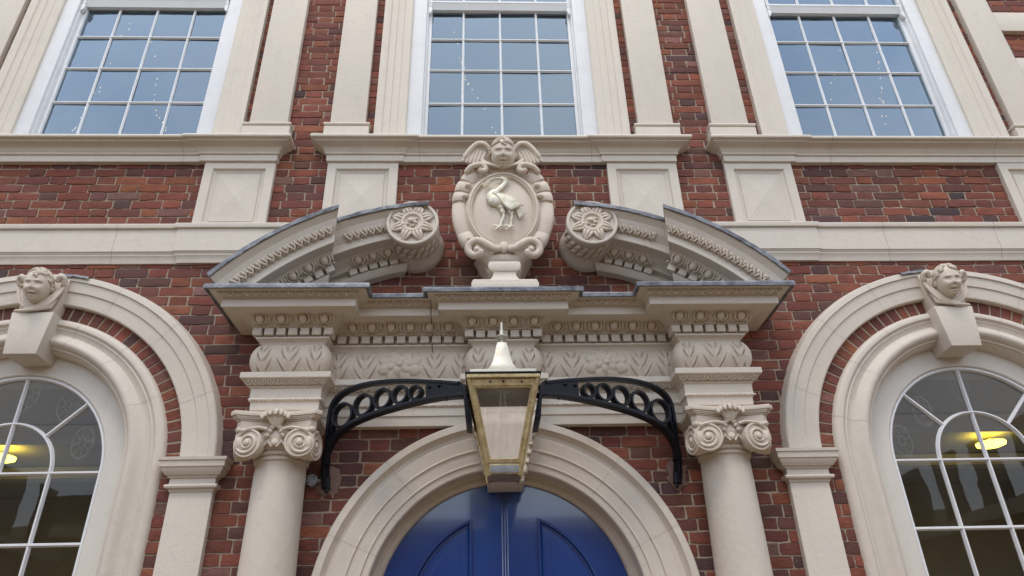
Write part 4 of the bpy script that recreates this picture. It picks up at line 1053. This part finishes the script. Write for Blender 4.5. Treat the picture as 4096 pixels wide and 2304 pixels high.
for sg in (-1, 1):
    wg = MB(); root = Vector((c0+sg*.095, -.275, 3.44))
    wg.tube(cat([(c0+sg*.085, -.285, 3.415), (c0+sg*.125, -.315, 3.462), (c0+sg*.185, -.318, 3.462), (c0+sg*.245, -.305, 3.400), (c0+sg*.285, -.290, 3.335)], 5), [.012]+[.021]*18+[.012, .008], 8)
    wg.ball((c0+sg*.18, -.262, 3.375), .105, .03, .075, 16, 10)
    wing = wg.build('wing', STONE2, CR, angle=70)
    for q in range(6):
        t = q/5; p0 = (c0+sg*(.250-.125*t), -.298, 3.392+.035*math.sin(PI*t)); p1 = (c0+sg*(.292-.135*t), -.292, 3.318-.020*math.sin(t*2.5))
        feather(MB(), p0, p1, .017, .012).build('feather', STONE2, wing, angle=60)
    for q in range(7):
        t = q/6; p0 = (c0+sg*(.150-.035*t), -.305, 3.335-.045*t); p1 = (c0+sg*(.125-.110*t), -.320, 3.270-.020*t)
        feather(MB(), p0, p1, .016, .012).build('feather', STONE2, wing, angle=60)
# the bird
def bx(x, z): return c0+x*1.0-.012, z
by = -.318
BD = MB()
def pth(pts, y=by): return [(x, y, z) for x, z in pts]
BD.tube(cat(pth([(.105, 2.890), (.075, 2.925), (.030, 2.950), (-.020, 2.958), (-.060, 2.970), (-.078, 2.992)]), 4), [.022]*1+[.044]*3+[.058]*5+[.062]*5+[.056]*3+[.044]*3+[.030], 14, flat=.5)
BD.tube(cat(pth([(-.075, 2.975), (-.070, 3.010), (-.040, 3.030), (-.012, 3.055), (.012, 3.085), (.030, 3.112), (.030, 3.135), (.008, 3.148), (-.010, 3.146)]), 4), [.034]*4+[.028]*5+[.021]*6+[.017]*8+[.019]*6+[.016]*3+[.010], 10, flat=.6)
bird = BD.build('gilt_bird', GOLD, CR, angle=70); tag(bird, 'gilt relief of a long-legged wading bird with a sprig in its beak')
bk_ = MB(); bk_.tube([(.010, by-.006, 3.150), (-.030, by-.006, 3.148), (-.085, by-.004, 3.136)], [.008, .006, .003], 7); bk_.tube([(.010, by-.004, 3.142), (-.030, by-.002, 3.140), (-.080, by-.002, 3.130)], [.006, .005, .003], 7); bk_.tube([(.025, by-.004, 3.152), (.045, by-.002, 3.153), (.062, by, 3.145)], [.010, .007, .003], 7)
bk_.build('beak', GOLD, bird, angle=70)
sp_ = MB()
for (x, z, r_) in ((-.088, 3.128, .012), (-.098, 3.112, .013), (-.112, 3.102, .013), (-.120, 3.085, .012), (-.105, 3.090, .012), (-.095, 3.095, .010), (-.130, 3.098, .009), (-.112, 3.074, .010), (-.080, 3.115, .008)): sp_.ball((x, by+.002, z), r_, r_*.7, r_*.8, 8, 6)
sp_.tube(cat(pth([(-.080, 3.136), (-.086, 3.118), (-.104, 3.096)]), 3), .004, 6)
sp_.build('sprig', GOLD, bird, angle=60)
for q in range(8):
    t = q/7; p0 = (-.050+.040*t, by-.024-.006*t, 3.004-.052*t); p1 = (.156-.085*t, by-.016-.010*t, 2.902-.046*t)
    feather(MB(), p0, p1, .0105, .008, bend=.10-.05*t).build('wing_feather', GOLD, bird, angle=60)
for q in range(5):
    feather(MB(), (.108+.006*q, by-.006, 2.875), (.128+.010*q, by-.002, 2.800+.010*q), .007, .006).build('tail_feather', GOLD, bird, angle=60)
for (kx, kz, ax, az, fx) in ((.002, 2.862, -.014, 2.740, -.012), (.058, 2.856, .060, 2.740, .072)):
    lg = MB(); lg.tube(cat(pth([(kx-.012, 2.908), (kx, 2.885), (kx+.010, 2.842), (kx+.012, 2.822), ((kx+ax)/2+.006, 2.785), (ax, az)]), 4), [.026]*4+[.019]*4+[.011]*4+[.009]*4+[.0075]*4+[.008], 8, flat=.7)
    for (tx, tz) in ((-.052, .010), (-.058, -.008), (-.034, -.034), (.026, -.006)): lg.tube([(ax, by, az), (ax+tx*.6, by-.008, az+tz*.6-.002), (ax+tx, by-.004, az+tz-.004)], [.008, .0065, .0035], 6)
    lg.build('leg', GOLD, bird, angle=60)

# ------------------------------------------------------------------ the lantern and its brackets
LX, LY = -.022, -.60
LN = empty('hanging_lantern', (LX, LY, .95)); tag(LN, 'brass and glass lantern with tapering sides hung over the door', 'lantern')
TW, BWd, TZ, BZ = .180, .088, 1.440, 1.000
# corner posts
def cpt(sx, sy, t, off=0): w = BWd+(TW-BWd)*t+off; return Vector((LX+sx*w, LY+sy*w, BZ+(TZ-BZ)*t))
for sx in (-1, 1):
    for sy in (-1, 1):
        MB().tube([cpt(sx, sy, -.14, .004), cpt(sx, sy, 0, .004), cpt(sx, sy, 1, .004)], .0135, 4).build('corner_post', BRASS, LN, smooth=False)
def face_pts(nx, ny, t0, t1, ins, push):
    # a face of the tapering box, between heights t0 and t1, inset by ins at the sides
    tx, ty = -ny, nx; P_ = []
    for t, sg in ((t0, -1), (t0, 1), (t1, 1), (t1, -1)):
        w = BWd+(TW-BWd)*t; P_.append(Vector((LX+nx*(w+push)+tx*sg*(w-ins), LY+ny*(w+push)+ty*sg*(w-ins), BZ+(TZ-BZ)*t)))
    return P_
for nx, ny in ((0, -1), (1, 0), (0, 1), (-1, 0)):
    MB().add(face_pts(nx, ny, .03, .66, .010, -.004), [(0, 1, 2, 3)]).build('glass_pane', GLASS_LAMP, LN, smooth=False, recalc=False)
    MB().add(face_pts(nx, ny, .66, .88, .010, -.004), [(0, 1, 2, 3)]).build('glass_pane', GLASS_CLEAR, LN, smooth=False, recalc=False)
    fm = MB()
    a = face_pts(nx, ny, .0, 1.0, 0, .004); b_ = face_pts(nx, ny, .045, .885, .017, .004); b2 = face_pts(nx, ny, .055, .875, .022, -.004)
    fm.add(a+b_+b2, [(0, 1, 5, 4), (1, 2, 6, 5), (2, 3, 7, 6), (3, 0, 4, 7), (4, 5, 9, 8), (5, 6, 10, 9), (6, 7, 11, 10), (7, 4, 8, 11)])
    a2 = face_pts(nx, ny, .006, .93, .005, .011); b3 = face_pts(nx, ny, .018, .905, .010, .011)
    fm.add(a2+b3, [(0, 1, 5, 4), (1, 2, 6, 5), (2, 3, 7, 6), (3, 0, 4, 7)])
    fm.build('door_frame' if ny == -1 else 'side_frame', BRASS, LN, smooth=False)
MB().box(LX-.090, LX+.090, LY-.090, LY+.090, .944, .998).build('base_tray', BRASS, LN, bevel=.004)
MB().box(LX-.074, LX+.074, LY-.0935, LY-.089, .950, .990).build('base_plate', GREYM, LN, bevel=.001)
MB().box(LX-.200, LX+.200, LY-.200, LY+.200, 1.437, 1.462).build('top_frame', BRASS, LN, bevel=.006)
MB().box(LX-.206, LX+.206, LY-.206, LY+.206, 1.462, 1.470).build('drip_tray', IRON, LN, bevel=.002)
rf = MB(); rows = []
for w, zz in ((.180, 1.470), (.180, 1.494), (.168, 1.500), (.108, 1.512), (.107, 1.518), (.097, 1.522), (.074, 1.548), (.057, 1.584), (.046, 1.630), (.037, 1.680), (.026, 1.724)):
    rows.append([(LX-w, LY-w, zz), (LX+w, LY-w, zz), (LX+w, LY+w, zz), (LX-w, LY+w, zz)])
rf.grid(rows, close_v=True); rf.f.append(tuple(len(rf.v)-4+i for i in range(4)))
roof = rf.build('roof', SILVER, LN, bevel=.002, angle=25)
MB().lathe([(.018, 1.648), (.014, 1.66), (.012, 1.672), (.020, 1.678), (.034, 1.688), (.037, 1.694), (.030, 1.702), (.016, 1.710), (.012, 1.718), (.0085, 1.750), (.0065, 1.785), (.0045, 1.792), (0, 1.793)], 20, (LX, LY, .072)).build('finial', SILVER, roof, angle=35)
tb = MB()
for dx in (-.012, .012): tb.tube([(LX+dx, LY, 1.45), (LX+dx, LY, 1.27)], .009, 10)
tb.ball((LX, LY, 1.44), .05, .05, .02, 14, 8); tb.build('lamp_tube', WHITE, LN)
for sx in (-1, 1):
    MB().add([], []); ck = MB()
    xa, xb = (LX-.222, LX-.204) if sx < 0 else (LX+.204, LX+.222)
    ck.prism([(LX+sx*.210, 1.455), (LX+sx*.225, 1.455), (LX+sx*.205, 1.255), (LX+sx*.170, 1.250), (LX+sx*.180, 1.30)], LY-.06, LY+.20).build('iron_cheek', IRON, LN, bevel=.004)
for dx, dz in ((-.07, 0), (0, .003), (.10, -.002)): MB().lathe([(0, -.006), (.005, -.005), (.006, 0)], 10, (LX+dx, LY-.185, 1.418+dz), axis='y').build('screw', IRON, LN)

UP = [(.012, 1.17), (.004, 1.25), (.0, 1.38), (.006, 1.50), (.032, 1.555), (.092, 1.592), (.18, 1.612), (.30, 1.616), (.45, 1.602), (.62, 1.572), (.80, 1.532), (1.0, 1.478)]
LO = [(.03, 1.03), (.008, 1.13), (.0, 1.21), (.010, 1.255), (.045, 1.305), (.105, 1.348), (.19, 1.382), (.32, 1.408), (.43, 1.420), (.58, 1.430), (.72, 1.434), (.86, 1.430), (1.02, 1.412)]
BLAB = ('black iron lamp bracket of diminishing rings with a grey junction box at its foot', 'black iron lamp bracket of diminishing rings whose foot stands clear of any box')
for bi, (A, B) in enumerate((((-1.072, -.15), (LX-.205, LY)), ((1.046, -.15), (LX+.205, LY)))):
    A = Vector((A[0], A[1], 0)); B = Vector((B[0], B[1], 0)); e = (B-A); Ln = e.length; e.normalize(); nrm = Vector((-e.y, e.x, 0)); kx = Ln/1.0
    K = empty('lamp_bracket', (A.x, A.y, 1.03)); tag(K, BLAB[bi], 'bracket', 'iron lamp brackets')
    def W_(s_, z_, off=0):
        q_ = max(0, min(1, (1.37-z_)/.30)); q_ = q_*q_*(3-2*q_)*max(0, 1-max(0, s_)/.20)
        return A+e*(s_*kx)+nrm*off+Vector((A.x*.03*q_, .125*q_, 1.03+(z_-1.03)*.985))
    def band(pts, hw, th, name):
        C = cat([(s_, 0, z_) for s_, z_ in pts], 6); rows = []
        for i, p_ in enumerate(C):
            t = (C[min(i+1, len(C)-1)]-C[max(i-1, 0)]).normalized(); q = Vector((-t.z, 0, t.x))
            a, b_ = p_+q*th, p_-q*th
            rows.append([W_(a.x, a.z, -hw), W_(a.x, a.z, hw), W_(b_.x, b_.z, hw), W_(b_.x, b_.z, -hw)])
        m_ = MB().grid(rows, close_v=True); k0 = len(m_.v); m_.f += [(0, 1, 2, 3), (k0-1, k0-2, k0-3, k0-4)]
        return m_.build(name, IRON, K, bevel=.003)
    band(UP[:-1]+[(.96, 1.490)], .024, .0105, 'upper_band'); band(LO[:-1]+[(1.0, 1.414)], .027, .0125, 'lower_band')
    def height(P_, s_):
        for (a, za), (b_, zb) in zip(P_, P_[1:]):
            if a <= s_ <= b_ and b_ > a: return za+(zb-za)*(s_-a)/(b_-a)
        return P_[-1][1]
    for s_ in (.105, .262, .408, .538, .648):
        zu, zl = height(UP[3:], s_)-.011, height(LO[3:], s_)+.0125; r_ = min((zu-zl)/2, {.105: .083, .262: .074, .408: .068, .538: .060, .648: .048}[s_]); zc = zl+r_; th = .0105
        prof = [(r_, -.022), (r_, .022), (r_-th*1.5, .022), (r_-th*1.5, -.022)]
        rg = MB(); rows = []
        for q in range(32):
            a = 2*PI*q/32; rows.append([W_(s_+rr*math.cos(a), zc+rr*math.sin(a), oo) for rr, oo in prof])
        rg.grid(rows, close_u=True, close_v=True).build('ring', IRON, K, bevel=.002)
    band([(.010, 1.27), (.024, 1.34), (.034, 1.42), (.030, 1.48), (.012, 1.50)], .020, .008, 'end_loop')
    sp2 = MB()
    P_ = [(.735, 1.448), (.735, 1.535), (.90, 1.505), (.985, 1.480), (.985, 1.425), (.86, 1.437)]
    V = [W_(a, b_, -.020) for a, b_ in P_]+[W_(a, b_, .020) for a, b_ in P_]; m6 = len(P_)
    sp2.add(V, [tuple(range(m6)), tuple(range(2*m6-1, m6-1, -1))]+[(i, (i+1) % m6, (i+1) % m6+m6, i+m6) for i in range(m6)]).build('end_plate', IRON, K, bevel=.004)
    for ss, zz in ((.755, 1.505), (.825, 1.500)):
        for oo in (-.026, .026):
            MB().ball(tuple(W_(ss, zz, oo)), .009, .009, .009, 8, 6).build('rivet', IRON, K)
    MB().tube([W_(.865, 1.525, -.0), W_(.865, 1.405, 0)], .004, 6).build('clamp_pin', IRON, K)
    MB().tube([W_(.028, 1.10), W_(.030, 1.05), W_(.040, 1.005)], [.022, .020, .010], 6).build('foot', IRON, K, smooth=False)

BOXM = plain('cast_box_grey', (.22, .225, .23), .55, 60, .4)
JB = empty('junction_box', (-1.172, 0, 1.09)); tag(JB, 'small round grey conduit box on the brick beside a column', 'box')
bx_ = MB().lathe([(0, -.048), (.030, -.048), (.036, -.044), (.037, .0)], 24, (-1.172, 0, 1.09), axis='y').build('box_body', BOXM, JB, angle=40)
lid = MB().lathe([(0, -.052), (.026, -.052), (.028, -.047)], 24, (-1.172, 0, 1.09), axis='y').build('box_lid', BOXM, JB, angle=40)
for dx, dz in ((-.016, -.016), (.016, .016)): MB().lathe([(0, -.056), (.004, -.055), (.005, -.051)], 8, (-1.172+dx, 0, 1.09+dz), axis='y').build('screw', IRON, JB)
MB().tube([(-1.140, -.022, 1.09), (-1.105, -.022, 1.09)], .012, 10).build('conduit', BOXM, JB); MB().tube([(-1.112, -.022, 1.09), (-1.075, -.03, 1.09)], .019, 10).build('conduit_socket', IRON, JB)

# ------------------------------------------------------------------ strings of tiny lights behind the sash windows
FL = [[(-3.33, 5.30), (-3.36, 5.0), (-3.40, 4.6), (-3.47, 4.2), (-3.52, 3.9)], [(-3.12, 5.15), (-2.98, 4.75), (-2.90, 4.35), (-2.75, 4.05), (-2.62, 3.88)],
      [(-.40, 5.30), (-.36, 5.05), (-.30, 4.8), (-.26, 4.6), (-.15, 4.4), (-.05, 4.1), (.05, 3.85)],
      [(3.30, 5.30), (3.10, 4.85), (2.98, 4.55), (2.85, 4.2), (2.72, 3.88)], [(3.55, 5.33), (3.52, 5.0), (3.44, 4.6), (3.38, 4.3), (3.34, 3.95)]]
FLAB = ['string of tiny warm lights behind the sash window over the cherub keystone, hanging nearly straight', 'string of tiny warm lights behind the sash window, drifting away from its straighter neighbour', 'string of tiny warm lights trailing behind the sash window above the crest', 'string of tiny warm lights slanting behind the sash window next to the quoins', 'string of tiny warm lights behind the sash window next to the quoins, hanging nearly straight']
for pts, lab in zip(FL, FLAB):
    C = cat([(x, .19, z) for x, z in pts], 8); mbf = MB()
    for p_ in C[::1]:
        if random.random() < .45: mbf.ball((p_.x+random.uniform(-.012, .012), .19+random.uniform(0, .05), p_.z+random.uniform(-.015, .015)), .0026, nu=6, nv=5)
    tag(mbf.build('fairy_lights', BULB), lab, 'lights', 'strings of tiny lights')
